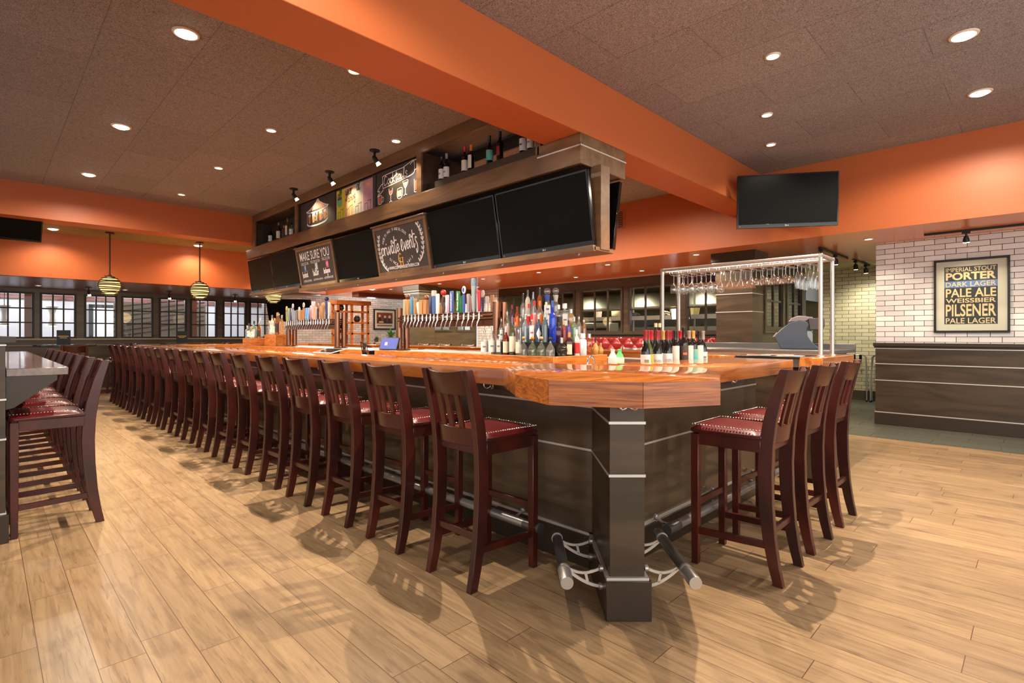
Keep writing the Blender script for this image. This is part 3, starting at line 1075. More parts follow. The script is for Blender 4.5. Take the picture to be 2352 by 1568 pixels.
bar = thing('bar_counter', 'long varnished orange wood bar counter wrapping around the island', 'bar counter', (2.4, 1.7, 0))
CEN = .505
P1, P2, P3, P4, P5 = rd(CEN - .487, 2.5), rd(CEN - .352, 2.192), rd(CEN + .012, 2.085), rd(CEN + .358, 2.192), rd(CEN + .484, 2.5)
L0, R0 = (2.07, 2.13), (2.93, 1.36)
# varnished tops: long side, near side, corner slab, far return
MB().prism([(2.07, 2.0), (2.66, 2.05), (2.66, 12.6), (2.07, 12.6)], CZ0, CZ1).build('long_counter_top', M_COUNTER_Y, bar, world=True, bevel=.005, seg=2)
MB().prism([(2.66, 1.36), (4.40, 1.34), (4.40, 1.86), (2.66, 2.06)], CZ0, CZ1).build('short_counter_top', M_COUNTER_X, bar, world=True, bevel=.005, seg=2)
MB().prism([P1, P2, P3, P4, P5, (2.93, 1.37), (2.655, 1.95), (2.655, 2.3), (2.075, 2.15)], CZ0 - .004, CZ1 + .002).build('corner_counter_top', M_COUNTER_X, bar, world=True, bevel=.004, seg=2)
# end grain and long grain facings of the corner slab


def facing(a, b, m, nm, e=.004):
    d = Vector((b[0] - a[0], b[1] - a[1]))
    n = Vector((d.y, -d.x)).normalized() * e
    if (Vector(a) + n).length > Vector(a).length:
        n = -n
    mb = MB().prism([a, b, (b[0] + n.x, b[1] + n.y), (a[0] + n.x, a[1] + n.y)], CZ0 - .004, CZ1)
    return mb.build(nm, m, bar, world=True)


facing(P1, P2, M_ENDGRAIN, 'end_grain_face')
facing(P2, P3, M_EDGE, 'edge_face')
facing(P3, P4, M_EDGE, 'edge_face')
MB().prism([(2.66, 12.1), (5.9, 12.1), (5.9, 12.6), (2.66, 12.6)], CZ0, CZ1).build('far_counter_top', M_COUNTER_X, bar, world=True, bevel=.004)
# dark panelled front
front = MB()
front.prism([(2.32, 1.60), (4.34, 1.60), (4.34, 1.66), (2.42, 1.66), (2.42, 12.5), (2.32, 12.5)], .0, CZ0)
front.box(4.28, 4.34, 1.66, 1.84, 0, CZ0)
front.box(2.42, 5.6, 12.4, 12.5, 0, CZ0)
front.build('front_panel', M_BARP, bar, world=True)
# corner fin: square post set on the diagonal, with plinth
fin = MB()


def finbox(mb, r0, r1, d0, d1, z0, z1):
    mb.prism([rd(r0, d0), rd(r1, d0), rd(r1, d1), rd(r0, d1)], z0, z1)


finbox(fin, .432, .587, 2.335, 2.95, .0, CZ0)
fin.build('corner_post', M_DARK, bar, world=True, bevel=.002)
pl = MB()
finbox(pl, .412, .612, 2.307, 2.95, 0, .175)
pl.box(2.295, 2.33, 1.62, 12.5, 0, .172)
pl.box(2.4, 4.35, 1.575, 1.61, 0, .172)
pl.build('plinth', M_DARKTRIM, bar, world=True, bevel=.003)
ss = MB()
for z in (.179, .632, .866):
    e = .004 if z > .2 else .016
    h = .006 if z > .2 else .007
    finbox(ss, .432 - e, .587 + e, 2.335 - e, 2.9, z - h, z + h)
    ss.box(2.32 - e * .9, 2.33, 1.60, 12.5, z - h, z + h)
    ss.box(2.36, 4.345, 1.60 - e * .9, 1.61, z - h, z + h)
ss.build('silver_strip', M_SILVER, bar, world=True)

# foot rails with curved brackets
RZ = .205
rail = thing('foot_rail', 'steel foot rail running along the long side of the bar', 'foot rail', (2.13, 7, 0))
MB().cyl((2.13, 1.93, RZ), (2.13, 12.3, RZ), .026, 20).build('rail', M_STEEL, rail, world=True)
MB().cyl((2.13, 1.91, RZ), (2.13, 2.03, RZ), .0285, 20).build('end_sleeve', M_GUN, rail, world=True)
rail2 = thing('foot_rail', 'steel foot rail along the short side of the bar, below the three right stools', 'foot rail', (3.5, 1.42, 0))
MB().cyl((2.62, 1.42, RZ), (4.34, 1.42, RZ), .026, 20).build('rail', M_STEEL, rail2, world=True)
MB().cyl((2.60, 1.42, RZ), (2.72, 1.42, RZ), .0285, 20).build('end_sleeve', M_GUN, rail2, world=True)


def bracket(parent, root, out, up=(0, 0, 1)):
    """flat curved bracket: two arcs and a web, from the wall point root to the rail at root+out"""
    root, out = Vector(root), Vector(out)
    u = out.normalized()
    L = out.length
    t = u.cross(Vector((0, 0, 1))) * .004

    def strip(pts, w):
        loops = []
        for k, (a, z) in enumerate(pts):
            a0, z0 = pts[max(0, k - 1)]
            a1, z1 = pts[min(len(pts) - 1, k + 1)]
            n = Vector((-(z1 - z0), a1 - a0)).normalized() * w / 2
            q = [root + u * (a + s * n.x) + Vector((0, 0, z + s * n.y)) for s in (-1, 1)]
            loops.append([q[0] - t, q[0] + t, q[1] + t, q[1] - t])
        return loops
    mb = MB()
    top = [(L * s, .035 - .035 * (1 - (1 - s) ** 2) + .02 * math.sin(PI * s) * -1 + .045 * s) for s in [i / 8 for i in range(9)]]
    bot = [(L * s, -.05 + .095 * s ** 1.8) for s in [i / 8 for i in range(9)]]
    mb.loft(strip(top, .012)).loft(strip(bot, .014))
    mb.loft(strip([(L * .42, top[3][1]), (L * .36, bot[3][1])], .012))
    mb.build('bracket', M_SILVER, parent, world=True)
    bl = MB()
    for z in (.032, -.05):
        p = root + Vector((0, 0, z))
        bl.tube([p - u * .004, p + u * .010, p + u * .016], [.017, .017, .008], 14)
    bl.build('bracket_bolt', M_STEEL, parent, world=True)


for y in (2.2, 3.9, 5.6, 7.3, 9.0, 10.7):
    bracket(rail, (2.294, y, .17), (-.145, 0, .0))
for x in (2.75, 3.5, 4.2):
    bracket(rail2, (x, 1.574, .17), (0, -.135, .0))
for sgn, nm in ((-1, 'left'), (1, 'right')):
    r = CEN + sgn * .272
    a, b = rd(r, 2.80), rd(r, 2.235)
    o = thing('foot_rail', 'short gunmetal foot rail stub %s of the corner post' % nm, 'foot rail', (b[0], b[1], 0))
    A, B = Vector((a[0], a[1], RZ)), Vector((b[0], b[1], RZ))
    MB().cyl(A, B, .0255, 20).build('rail', M_GUN, o, world=True)
    k = (B - A).normalized()
    MB().cyl(A + k * .06, A + k * .075, .029, 20).build('collar', M_STEEL, o, world=True)
    MB().cyl(B - k * .13, B - k * .115, .029, 20).build('collar', M_STEEL, o, world=True)
    MB().tube([B - k * .1, B - k * .1 + k * .1, B + k * .004], [.0285, .0285, .027], 20).build('end_cap', M_STEEL, o, world=True, label='bright turned end cap')
    for dd in (2.42, 2.74):
        rr = rd(.412 if sgn < 0 else .612, dd)
        q = rd(r - sgn * .0, dd)
        bracket(o, (rr[0], rr[1], .155), (q[0] - rr[0], q[1] - rr[1], 0))

# coat hooks under the counter
hook0 = None


def hook(x, y, z, rz, label):
    global hook0
    if hook0 is None:
        hook0 = thing('coat_hook', label, 'hook', (x, y, z), rz, group='double coat hooks below the counter')
        MB().box(-.014, .014, -.005, 0, -.005, .05).build('plate', M_STEEL, hook0, bevel=.002)
        for s in (-1, 1):
            pts = [(0, -.004, .012), (s * .012, -.016, -.004), (s * .030, -.026, -.008), (s * .043, -.03, .004), (s * .046, -.03, .018)]
            MB().tube(pts, [.006, .006, .0055, .005, .0065], 10).build('prong', M_CHROME, hook0)
    else:
        dup(hook0, (x, y, z), rz, label)


hx = rd(.51, 2.332)
hook(hx[0], hx[1], .937, -PI / 4, 'double coat hook at the top of the corner post')
for k, y in enumerate((2.5, 3.1, 3.7, 4.3, 4.9, 5.5, 6.1)):
    hook(2.318, y, .92, -PI / 2, 'double coat hook under the long counter, %s from the corner' % ORD[k])
for k, x in enumerate((3.3, 3.85)):
    hook(x, 1.598, .92, 0, 'double coat hook under the short counter, %s' % ('nearer the corner' if k == 0 else 'nearer the hatch'))

# ------------------------------------------------------------------ inside of the bar
isl = thing('bar_island', 'central wooden island inside the bar holding bottles and taps', 'island', (3.9, 6.5, 0))
MB().box(3.54, 4.27, 3.03, 5.95, 0, 1.05).box(3.54, 4.27, 6.2, 10.8, 0, 1.05).build('body', M_DARKTRIM, isl, world=True)
MB().box(3.50, 3.54, 2.99, 5.97, .86, 1.066).box(3.54, 4.31, 2.99, 3.03, .86, 1.066).box(4.27, 4.31, 3.03, 5.97, .86, 1.066).build('riser_board', M_FIR, isl, world=True, bevel=.003)
MB().box(3.50, 3.54, 6.17, 10.8, .86, 1.066).box(4.27, 4.31, 6.17, 10.8, .86, 1.066).build('riser_board', M_FIR, isl, world=True, bevel=.003)
MB().box(3.54, 4.27, 3.03, 5.97, 1.045, 1.058).box(3.54, 4.27, 6.17, 10.8, 1.045, 1.058).build('steel_top', M_STEELD, isl, world=True)
MB().box(3.68, 4.13, 3.17, 3.98, 1.058, 1.185).build('bottle_step', M_BLACK, isl, world=True)
MB().box(3.80, 4.01, 3.30, 3.95, 1.185, 1.32).build('bottle_step', M_BLACK, isl, world=True)
# wooden steps at the far end of the island
MB().box(3.54, 4.27, 10.8, 11.3, 0, 1.02).box(3.5, 4.3, 10.35, 10.8, 1.066, 1.2).build('far_step', M_FIR, isl, world=True, bevel=.003)
MB().box(3.72, 4.1, 9.75, 10.3, 1.06, 1.27).build('far_step', M_FIR, isl, world=True, bevel=.003)

# far long counter with its own front
far = thing('far_counter', 'wood and steel counter on the far side of the island', 'bar counter', (5.5, 7.5, 0))
MB().box(5.36, 5.95, 2.98, 12.1, CZ0, CZ1).build('counter_top', M_COUNTER_Y, far, world=True, bevel=.004)
MB().box(5.06, 5.36, 2.98, 12.1, .93, .995).build('steel_well', M_STEEL, far, world=True, bevel=.004)
MB().box(5.10, 5.80, 3.0, 12.1, 0, .93).build('body', M_BLACK, far, world=True)
# service station with the glass rack
sv = thing('service_counter', 'wood edged service counter under the hanging glass rack', 'counter', (5.4, 2.0, 0))
MB().box(4.9, 5.95, 1.27, 1.45, CZ0, CZ1).box(5.6, 5.95, 1.45, 2.94, CZ0, CZ1).box(4.9, 5.6, 2.0, 2.94, CZ0, CZ1).build('counter_top', M_COUNTER_X, sv, world=True, bevel=.004)
MB().box(4.91, 5.6, 1.45, 2.0, .98, 1.055).build('steel_well', M_STEELD, sv, world=True)
MB().box(4.96, 5.90, 1.36, 2.92, 0, CZ0).build('body', M_DARK, sv, world=True)
MB().box(4.88, 5.45, 1.44, 1.98, 1.055, 1.072).build('rubber_mat', M_BLACK, sv, world=True, bevel=.004)
MB().box(4.89, 4.96, 1.26, 1.3, .30, .9).build('steel_corner', M_STEELD, sv, world=True)
bk = thing('steel_backbar', 'raised steel back counter carrying the order terminal', 'counter', (6.4, 2.4, 0))
MB().box(5.97, 6.88, 1.45, 3.6, 1.065, 1.10).box(6.83, 6.88, 1.45, 3.6, 1.10, 1.16).build('steel_top', M_STEELD, bk, world=True, bevel=.003)
MB().box(6.02, 6.7, 1.5, 3.55, 0, 1.065).build('body', M_STEELD, bk, world=True)
# printed menus lying on the mat
mn = None
for k, (x, y, a) in enumerate(((5.02, 1.55, .1), (5.2, 1.7, -.15), (5.05, 1.83, .3))):
    lab = 'printed drinks card lying on the rubber mat of the service counter, %s' % ('nearest the wood edge', 'middle one', 'farthest back')[k]
    if mn is None:
        mn = thing('menu_card', lab, 'menu', (x, y, 1.0725), a)
        MB().box(-.07, .07, -.1, .1, 0, .003).build('card', M_WHITE, mn)
        MB().box(-.06, .06, -.02, .09, .003, .0035).build('print', mat('card_print', (196, 96, 60), rough=.6, noise=.3, nscale=30), mn)
    else:
        dup(mn, (x, y, 1.0725), a, lab)

# ------------------------------------------------------------------ bar stools
st0 = None


def leg_loft(prof, yc, th):
    loops = []
    for x, z, dp in prof:
        loops.append([(x - dp / 2, yc - th / 2, z), (x + dp / 2, yc - th / 2, z), (x + dp / 2, yc + th / 2, z), (x - dp / 2, yc + th / 2, z)])
    return loops


REAR = [(-.262, 0, .046), (-.240, .1, .053), (-.218, .23, .061), (-.203, .40, .067), (-.198, .56, .070), (-.205, .70, .068), (-.222, .82, .063), (-.252, .95, .056), (-.292, 1.085, .044)]


def rx(z):
    for (x0, z0, _), (x1, z1, _) in zip(REAR, REAR[1:]):
        if z <= z1:
            return x0 + (x1 - x0) * (z - z0) / (z1 - z0)
    return REAR[-1][0]


def bow(z0, z1, th, bowd, hw, n=10, dx=.0, dip=.0):
    loops = []
    for i in range(n + 1):
        s = -1 + 2 * i / n
        b = bowd * (1 - s * s)
        d = dip * (1 - s * s)
        xa, xb = rx(z0) - b + dx, rx(z1) - b + dx
        y = s * hw
        loops.append([(xa - th / 2, y, z0), (xa + th / 2, y, z0), (xb + th / 2, y, z1 - d), (xb - th / 2, y, z1 - d)])
    return loops


def make_stool(label, loc, rz, group):
    o = thing('bar_stool', label, 'stool', loc, rz, group)
    W = .166
    for s in (-1, 1):
        MB().loft(leg_loft(REAR, s * W, .036)).build('rear_leg', M_STOOL, o, bevel=.0025)
    for s in (-1, 1):
        MB().loft([[(x, y, z) for x, y in ((.139 + dx, s * .183 - .021 * k), (.139 + dx + .042 * k, s * .183 - .021 * k), (.139 + dx + .042 * k, s * .183 + .021 * k), (.139 + dx, s * .183 + .021 * k))] for z, k, dx in ((0, .85, .004), (.4, 1, 0), (.715, 1, 0))]).build('front_leg', M_STOOL, o, bevel=.0025)
    # seat frame
    f = MB()
    f.box(-.18, .144, .152, .186, .655, .722).box(-.18, .144, -.186, -.152, .655, .722).box(.144, .176, -.17, .17, .655, .722).box(-.215, -.18, -.15, .15, .66, .72)
    f.build('apron', M_STOOL, o, bevel=.003)
    # padded seat: dished tray with rounded front
    sb = MB()
    sb.prism([(-.185, -.19), (.155, -.212), (.19, -.19), (.197, 0), (.19, .19), (.155, .212), (-.185, .19)], .722, .742)
    sb.build('seat_board', M_STOOL, o, bevel=.004)
    n, m = 16, 16
    vs, fs = [], []
    for i in range(n + 1):
        for j in range(m + 1):
            a, b = -1 + 2 * i / n, -1 + 2 * j / m
            x = .004 + a * .18
            y = b * (.192 + .008 * a)
            q = min(1, (1 - a ** 6) * 1.0) * min(1, (1 - b ** 6) * 1.0)
            z = .742 + .025 * max(q, 0) ** .55 + .006 * a * (1 - b * b)
            vs.append((x, y, z))
    for i in range(n):
        for j in range(m):
            k = i * (m + 1) + j
            fs.append((k, k + 1, k + m + 2, k + m + 1))
    MB().add(vs, fs).build('seat_cushion', M_LEATHER, o, ang=80)
    nl = MB()
    pts = []
    for k in range(23):
        t = k / 22
        pts += [(.004 - .175 + .35 * t, -(.181 + .008 * (-1 + 2 * t))), (.004 - .175 + .35 * t, .181 + .008 * (-1 + 2 * t))]
    for k in range(1, 20):
        pts.append((.176, -.185 + .37 * k / 20))
    for x, y in pts:
        nl.sphere((x, y, .7645 if abs(y) < .17 or True else .76), .0052, 7, 5, .8)
    nl.build('nailhead_trim', M_NAIL, o)
    # back rails and slats
    MB().loft(bow(.955, 1.083, .022, .036, .150, dx=.004, dip=.012)).build('top_rail', M_STOOL, o, bevel=.003)
    MB().loft(bow(.700, .790, .022, .030, .150, dx=.0)).build('lower_rail', M_STOOL, o, bevel=.003)
    for s in (-1, 0, 1):
        loops = []
        for k in range(6):
            z = .78 + .185 * k / 5
            y = s * .071
            xx = rx(z) - .033 * (1 - (y / .15) ** 2)
            loops.append([(xx - .006, y - .017, z), (xx + .006, y - .017, z), (xx + .006, y + .017, z), (xx - .006, y + .017, z)])
        MB().loft(loops).build('slat', M_STOOL, o)
    # stretchers
    MB().box(.149, .171, -.165, .165, .315, .350).build('foot_bar', M_STOOL, o, bevel=.003)
    for s in (-1, 1):
        MB().loft([[(-.22, s * .166 - .011, z0), (-.22, s * .166 + .011, z0), (-.22, s * .166 + .011, z0 + .034), (-.22, s * .166 - .011, z0 + .034)] for z0 in (.175,)] +
                  [[(.145, s * .180 - .011, .165), (.145, s * .180 + .011, .165), (.145, s * .180 + .011, .199), (.145, s * .180 - .011, .199)]]).build('side_stretcher', M_STOOL, o)
    MB().box(rx(.25) - .012, rx(.25) + .012, -.15, .15, .235, .27).build('rear_stretcher', M_STOOL, o, bevel=.003)
    bt = MB()
    for s in (-1, 1):
        bt.cyl((-.232, s * .166, .70), (-.238, s * .166, .70), .006, 8)
    for s in (-1, 1):
        for x, y in ((-.262, s * .166), (.161, s * .183)):
            bt.cyl((x, y, -.0005), (x, y, .004), .014, 10)
    for b in (bt,):
        b.build('fastener', M_NAIL, o)
    return o


G1 = 'bar stools along the long counter'
YS = [2.127, 2.77, 3.365, 3.97, 4.565, 5.21, 5.86, 6.49, 7.12] + [7.12 + .635 * k for k in range(1, 9)]
random.seed(11)
for k, y in enumerate(YS):
    lab = '%s bar stool from the counter corner in the long row' % ORD[k]
    if k == 0:
        lab = 'dark mahogany bar stool nearest the counter corner, first of the long row'
    if k == 16:
        lab = 'last bar stool of the long row, farthest from the counter corner'
    loc, rz = (1.945 + random.uniform(-.008, .008), y, 0), random.uniform(-.025, .025)
    if st0 is None:
        st0 = make_stool(lab, loc, rz, G1)
    else:
        dup(st0, loc, rz, lab, G1)
G2 = 'bar stools on the short side of the bar'
for k, (x, a) in enumerate(((2.965, .02), (3.525, -.02), (4.125, 0))):
    dup(st0, (x, 1.185, 0), PI / 2 + a, ('bar stool nearest the viewer of the three on the right', 'middle bar stool of the three on the right', 'farthest bar stool of the three on the right')[k], G2)
G3 = 'bar stools along the high ledge on the left'
for k in range(7):
    dup(st0, (.292, 4.655 + .668 * k, 0), PI + .01 * (k % 3 - 1), ('nearest bar stool at the dark high ledge on the left' if k == 0 else '%s bar stool from the near end of the dark high ledge' % ORD[k]), G3)
G4 = 'bar stools beyond the far counter'
for k in range(11):
    dup(st0, (6.24, 4.1 + .72 * k, 0), PI, '%s bar stool from the dark column behind the far counter' % ORD[k], G4)

# ------------------------------------------------------------------ high ledge and half wall on the left
lg = thing('high_ledge', 'dark wood ledge table on a bracket at the left edge', 'ledge table', (.2, 6.8, 0))
MB().box(.092, .385, 4.44, 9.15, 1.0, 1.05).build('table_top', wood('walnut_top', (92, 76, 70), (128, 108, 100), (9, 1.2, 6), rough=.16, coat=.4), lg, world=True, bevel=.004)
for y in (4.445, 6.97, 8.98):
    MB().loft([[(.092, yy, 1.0), (.092, yy, .80), (.13, yy, .81), (.33, yy, .97), (.33, yy, 1.0)] for yy in (y, y + .04)]).build('bracket', M_DARKTRIM, lg, world=True)
struct('wall_half', MB().box(-.12, .09, 4.42, 9.2, 0, 1.21), M_DARK, 'dark half wall behind the high ledge')
struct('baseboard_half', MB().box(-.14, .105, 4.40, 9.22, 0, .17), M_DARKTRIM, 'dark base of the half wall')
struct('trim_17', MB().box(-.16, .135, 4.38, 9.24, 1.21, 1.245), M_DARKTRIM, 'dark cap of the half wall')
struct('trim_18', MB().box(-.125, .094, 4.415, 9.2, .172, .182).box(-.125, .094, 4.415, 9.2, .62, .63).box(-.125, .094, 4.415, 9.2, .86, .87).box(-.125, .094, 4.415, 9.2, 1.19, 1.198), M_SILVER, 'silver strips on the half wall')

# high tables with menus in the window bay
tb = None


def pub(x, y, label):
    global tb
    if tb is None:
        tb = thing('high_table', label, 'table', (x, y, 0), 0, 'high tables by the windows')
        MB().lathe([(.0, 1.05), (.44, 1.05), (.45, 1.06), (.45, 1.085), (.0, 1.088)], 32).build('table_top', mat('dark_laminate', (52, 42, 36), rough=.2, coat=.3), tb)
        MB().lathe([(.05, .06), (.045, .6), (.05, 1.05)], 16).build('pedestal', M_BLACKM, tb)
        MB().lathe([(.29, 0), (.29, .02), (.06, .07)], 28).build('base', M_BLACKM, tb)
    else:
        dup(tb, (x, y, 0), 0, label)


for x, y, lab, ss_ in ((1.05, 12.6, 'dark round high table with a black menu card below the second window pair', ((-.62, 0, 'orange lit bar stool left of'), (.62, 3.14, 'bar stool right of'), (.05, 1.57, 'bar stool in front of'))),
                       (3.15, 13.5, 'dark round high table with a black menu card below the third window pair', ((-.62, 0, 'bar stool left of'), (.62, 3.14, 'bar stool right of'))),
                       (5.0, 13.6, 'dark round high table half hidden behind the far end of the bar', ((-.62, 0, 'bar stool left of'),))):
    pub(x, y, lab)
    for dx, rz, pre in ss_:
        dup(st0, (x + dx * .92, y if abs(rz - 1.57) > .1 else y - .6, 0), rz, pre + (' the high table below the second window pair' if x < 2 else ' the high table below the third window pair' if x < 4 else ' the half hidden high table'), 'bar stools at the high tables')
for x, y, lab in ((1.02, 12.55, 'black menu card standing on the high table below the second window pair'), (3.1, 13.45, 'black menu card standing on the high table below the third window pair')):
    o = thing('menu_card', lab, 'menu', (x, y, 1.088), -.75)
    MB().box(-.12, .12, -.006, .006, 0, .26).build('card', M_BLACK, o)
    mb = MB(fmat((-.09, -.0065, .12), (1, 0, 0), (0, 0, 1)))
    mb.stroke([(0, .03), (.18, .03)], .012, 0, False).stroke([(.03, .0), (.15, .0)], .01, 0, False)
    mb.build('gold_print', M_GOLDT, o)
# small chairs of the lounge at the far left
ch = None
for k, (x, y, rz) in enumerate(((.2, 11.6, .5), (2.1, 14.3, -1.9), (-.45, 11.9, 1.0))):
    dup(st0, (x, y, 0), rz, ('bar stool just beyond the far end of the high ledge', 'bar stool standing alone below the windows', 'bar stool at the left edge below the first window pair')[k], 'bar stools at the high tables')

# ------------------------------------------------------------------ tufted bench below the kitchen windows
bn = thing('banquette', 'tufted maroon bench along the wall below the kitchen windows', 'bench', (9.7, 7, 0))
n, m = 380, 30
vs, fs = [], []
for i in range(n + 1):
    for j in range(m + 1):
        y = 3.45 + 7.1 * i / n
        z = .55 + .66 * j / m
        p, q = y / .3 + z / .3, y / .3 - z / .3
        puff = .06 * abs(math.sin(PI * p)) ** .55 * abs(math.sin(PI * q)) ** .55
        vs.append((9.93 - puff - (.04 if 0 < j < m else 0), y, z))
for i in range(n):
    for j in range(m):
        k = i * (m + 1) + j
        fs.append((k, k + 1, k + m + 2, k + m + 1))
MB().add(vs, fs).build('back_cushion', mat('maroon_vinyl', (128, 28, 34), rough=.22, coat=.3), bn, world=True, ang=70)
MB().box(9.9, 10.04, 3.45, 10.55, 0, 1.2).box(9.35, 9.95, 3.45, 10.55, 0, .36).build('frame', M_DARKTRIM, bn, world=True)
MB().box(9.3, 9.93, 3.46, 10.54, .36, .52).build('seat_cushion', mat('maroon_vinyl'), bn, world=True, bevel=.03, seg=3)
# ================================================================== OVERHEAD SCREEN CABINET
cab = thing('overhead_cabinet', 'long dark wooden cabinet hung over the bar with shelves and screens', 'cabinet', (3.95, 6.8, 2.0))
M_CAB = wood('cabinet_wood', (92, 68, 48), (124, 94, 66), (7, 1.2, 7), rough=.36, coat=.1, dist=1)
M_CABIN = wood('cabinet_inside', (58, 46, 38), (78, 62, 50), (7, 1.2, 7), rough=.4, dist=1)
XB = 4.29
fa = MB()
fa.box(3.60, 3.64, 2.774, 10.9, 2.727, 2.91)              # fascia
fa.box(3.60, 3.64, 2.774, 3.272, 2.91, 2.987)
fa.box(3.64, XB, 2.774, 2.80, 2.727, 2.987)               # end face
fa.box(XB - .03, XB, 2.80, 10.9, 2.727, 2.91)
fa.box(3.64, XB - .03, 10.87, 10.9, 2.727, 2.91)
fa.box(3.60, 3.62, 3.25, 3.29, 2.91, 2.987)
fa.build('fascia', M_CAB, cab, world=True, bevel=.002)
MB().box(3.64, XB - .03, 2.80, 10.87, 2.74, 2.76).box(3.64, XB, 3.29, 10.57, 2.89, 2.915).build('bottom_board', M_CABIN, cab, world=True)
ff = MB()
ff.box(3.60, 3.63, 3.29, 10.57, 3.383, ZC - .001)
for a, b in ((10.45, 10.57), (8.57, 8.65), (5.10, 5.20), (3.24, 3.30)):
    ff.box(3.602, 3.63, a, b, 2.91, 3.384)
ff.box(3.604, 3.628, 3.3, 10.5, 2.905, 2.922)
ff.build('face_frame', M_CAB, cab, world=True, bevel=.002)
MB().box(3.63, XB, 10.55, 10.57, 2.91, ZC - .002).box(3.63, XB, 8.6, 8.63, 2.915, 3.40).box(3.63, XB, 5.13, 5.16, 2.915, 3.40).box(3.63, XB, 3.24, 3.29, 2.915, ZC - .002).box(3.63, XB, 5.16, 10.55, 3.40, 3.42).box(3.96, 3.98, 5.16, 10.55, 2.915, 3.40).box(XB - .03, XB, 3.29, 10.55, 3.383, ZC - .002).build('carcass', M_CABIN, cab, world=True)
MB().box(3.72, 3.92, 3.30, 5.12, 2.915, 3.05).build('display_step', M_CABIN, cab, world=True)
MB().box(3.72, 3.92, 8.64, 10.44, 2.915, 2.985).build('display_step', M_CABIN, cab, world=True)
ls = MB()
ls.box(3.594, 3.602, 2.77, 3.27, 2.877, 2.889).box(3.594, XB + .006, 2.766, 2.776, 2.877, 2.889).box(3.594, 3.602, 10.62, 10.9, 2.877, 2.889)
ls.build('silver_strip', M_SILVER, cab, world=True)
MB().box(3.84, 3.99, 2.80, 11.0, 2.03, 2.74).build('core', M_CABIN, cab, world=True)
MB().box(3.78, 3.915, 2.69, 2.80, 2.0, 2.74).build('end_post', M_CAB, cab, world=True, bevel=.003)
MB().box(3.70, 3.99, 2.70, 8.68, 1.985, 2.02).box(3.685, 3.72, 2.70, 8.68, 1.975, 2.03).box(3.70, 3.99, 8.68, 11.0, 2.045, 2.07).box(3.69, 3.72, 8.68, 11.0, 2.035, 2.075).build('bottom_rail', M_CAB, cab, world=True, bevel=.003)
bk_ = MB()
for k in range(6):
    bk_.lathe([(.012, -.02), (.012, -.008), (.02, -.006), (.02, 0)], 10, (3.74, 2.9 + k * .98, 1.985))
bk_.build('fixing_stud', M_NAIL, cab, world=True)

# ------------------------------------------------------------------ screens
TVW, TVH = 1.145, .645
tv0 = None


def tv(M, label, group='dark television screens'):
    global tv0
    if tv0 is not None:
        return dup(tv0, label=label, group=group, M=M)
    o = thing('television', label, 'television', M=M, group=group)
    MB().box(0, TVW, 0, TVH, -.035, 0).box(.2, TVW - .2, .12, TVH - .15, -.075, -.035).build('housing', M_BEZEL, o, bevel=.004)
    MB().box(.018, TVW - .018, .045, TVH - .018, 0, .002).build('screen', M_SCREEN, o)
    b = MB()
    b.box(0, TVW, 0, .044, 0, .005).box(0, .017, .044, TVH, 0, .004).box(TVW - .017, TVW, .044, TVH, 0, .004).box(.017, TVW - .017, TVH - .017, TVH, 0, .004)
    b.build('bezel', M_BEZEL, o, bevel=.0015)
    lg_ = MB()
    lg_.torus((TVW / 2 - .012, .022, .0055), .0075, .0018, 16, 5)
    text(lg_, 'LG', TVW / 2, .0155, None, .013, .0056)
    lg_.build('logo', M_WHITE, o)
    MB().box(.03, .036, .018, .024, .005, .006).build('power_light', mat('red_led', (255, 30, 30), emit=(255, 30, 40), es=4), o)
    tv0 = o
    return o


TILT = (-.11, 0, .63)
for y, lab in ((3.87, 'television on the overhead cabinet nearest the cabinet end'), (5.035, 'television on the overhead cabinet right beside the private events sign'),
               (7.36, 'television on the overhead cabinet between the two framed chalk signs'), (9.83, 'television on the overhead cabinet left of the social media sign'),
               (10.995, 'leftmost television on the overhead cabinet')):
    tv(fmat((3.735, y, 2.035 if y < 9 else 2.08), (0, -1, 0), TILT if y < 9 else (-.085, 0, .63)), lab)
tv(fmat((4.07, 2.74, 2.035), (0, 1, 0), (.11, 0, .63)), 'television on the hidden rear side of the overhead cabinet, seen edge on')
# wall screen near the orange beam, on its bracket
u = Vector((.64, -.93, 0)).normalized()
M = fmat((6.60, 2.655, 2.575), u, (-.05 * .82, -.05 * .57, 1))
tv(M, 'television hung in the corner between the orange beam and the orange wall')
bracket_M = M
o = thing('screen_bracket', 'black arm holding the corner television to the orange wall', 'bracket', (7.74, 2.0, 2.9))
c = M @ Vector((TVW / 2, TVH / 2, -.08))
MB().box(7.70, 7.748, 2.02, 2.42, 2.78, 3.02).build('wall_plate', M_BLACKM, o, world=True)
MB().tube([(7.72, 2.22, 2.9), (7.3, 2.45, 2.9), c], .025, 8).build('arm', M_BLACKM, o, world=True)
tv(fmat((-.50, 11.30, 2.74), (1, 0, 0), (0, -.62, .42)), 'steeply tilted television at the far left below the far beam')
o = thing('screen_bracket', 'ceiling bracket of the tilted far left television', 'bracket', (.05, 11.3, 3.12))
MB().tube([(.07, 11.3, 3.12), (.07, 11.24, 2.97)], .02, 8).build('arm', M_BLACKM, o, world=True)
tv(fmat((5.45, 14.75, 1.63), Vector((.8, -.6, 0)), (-.18, -.24, .6)), 'tilted television hanging before the far brick wall, left of the orange shelves')

# ------------------------------------------------------------------ framed chalk signs


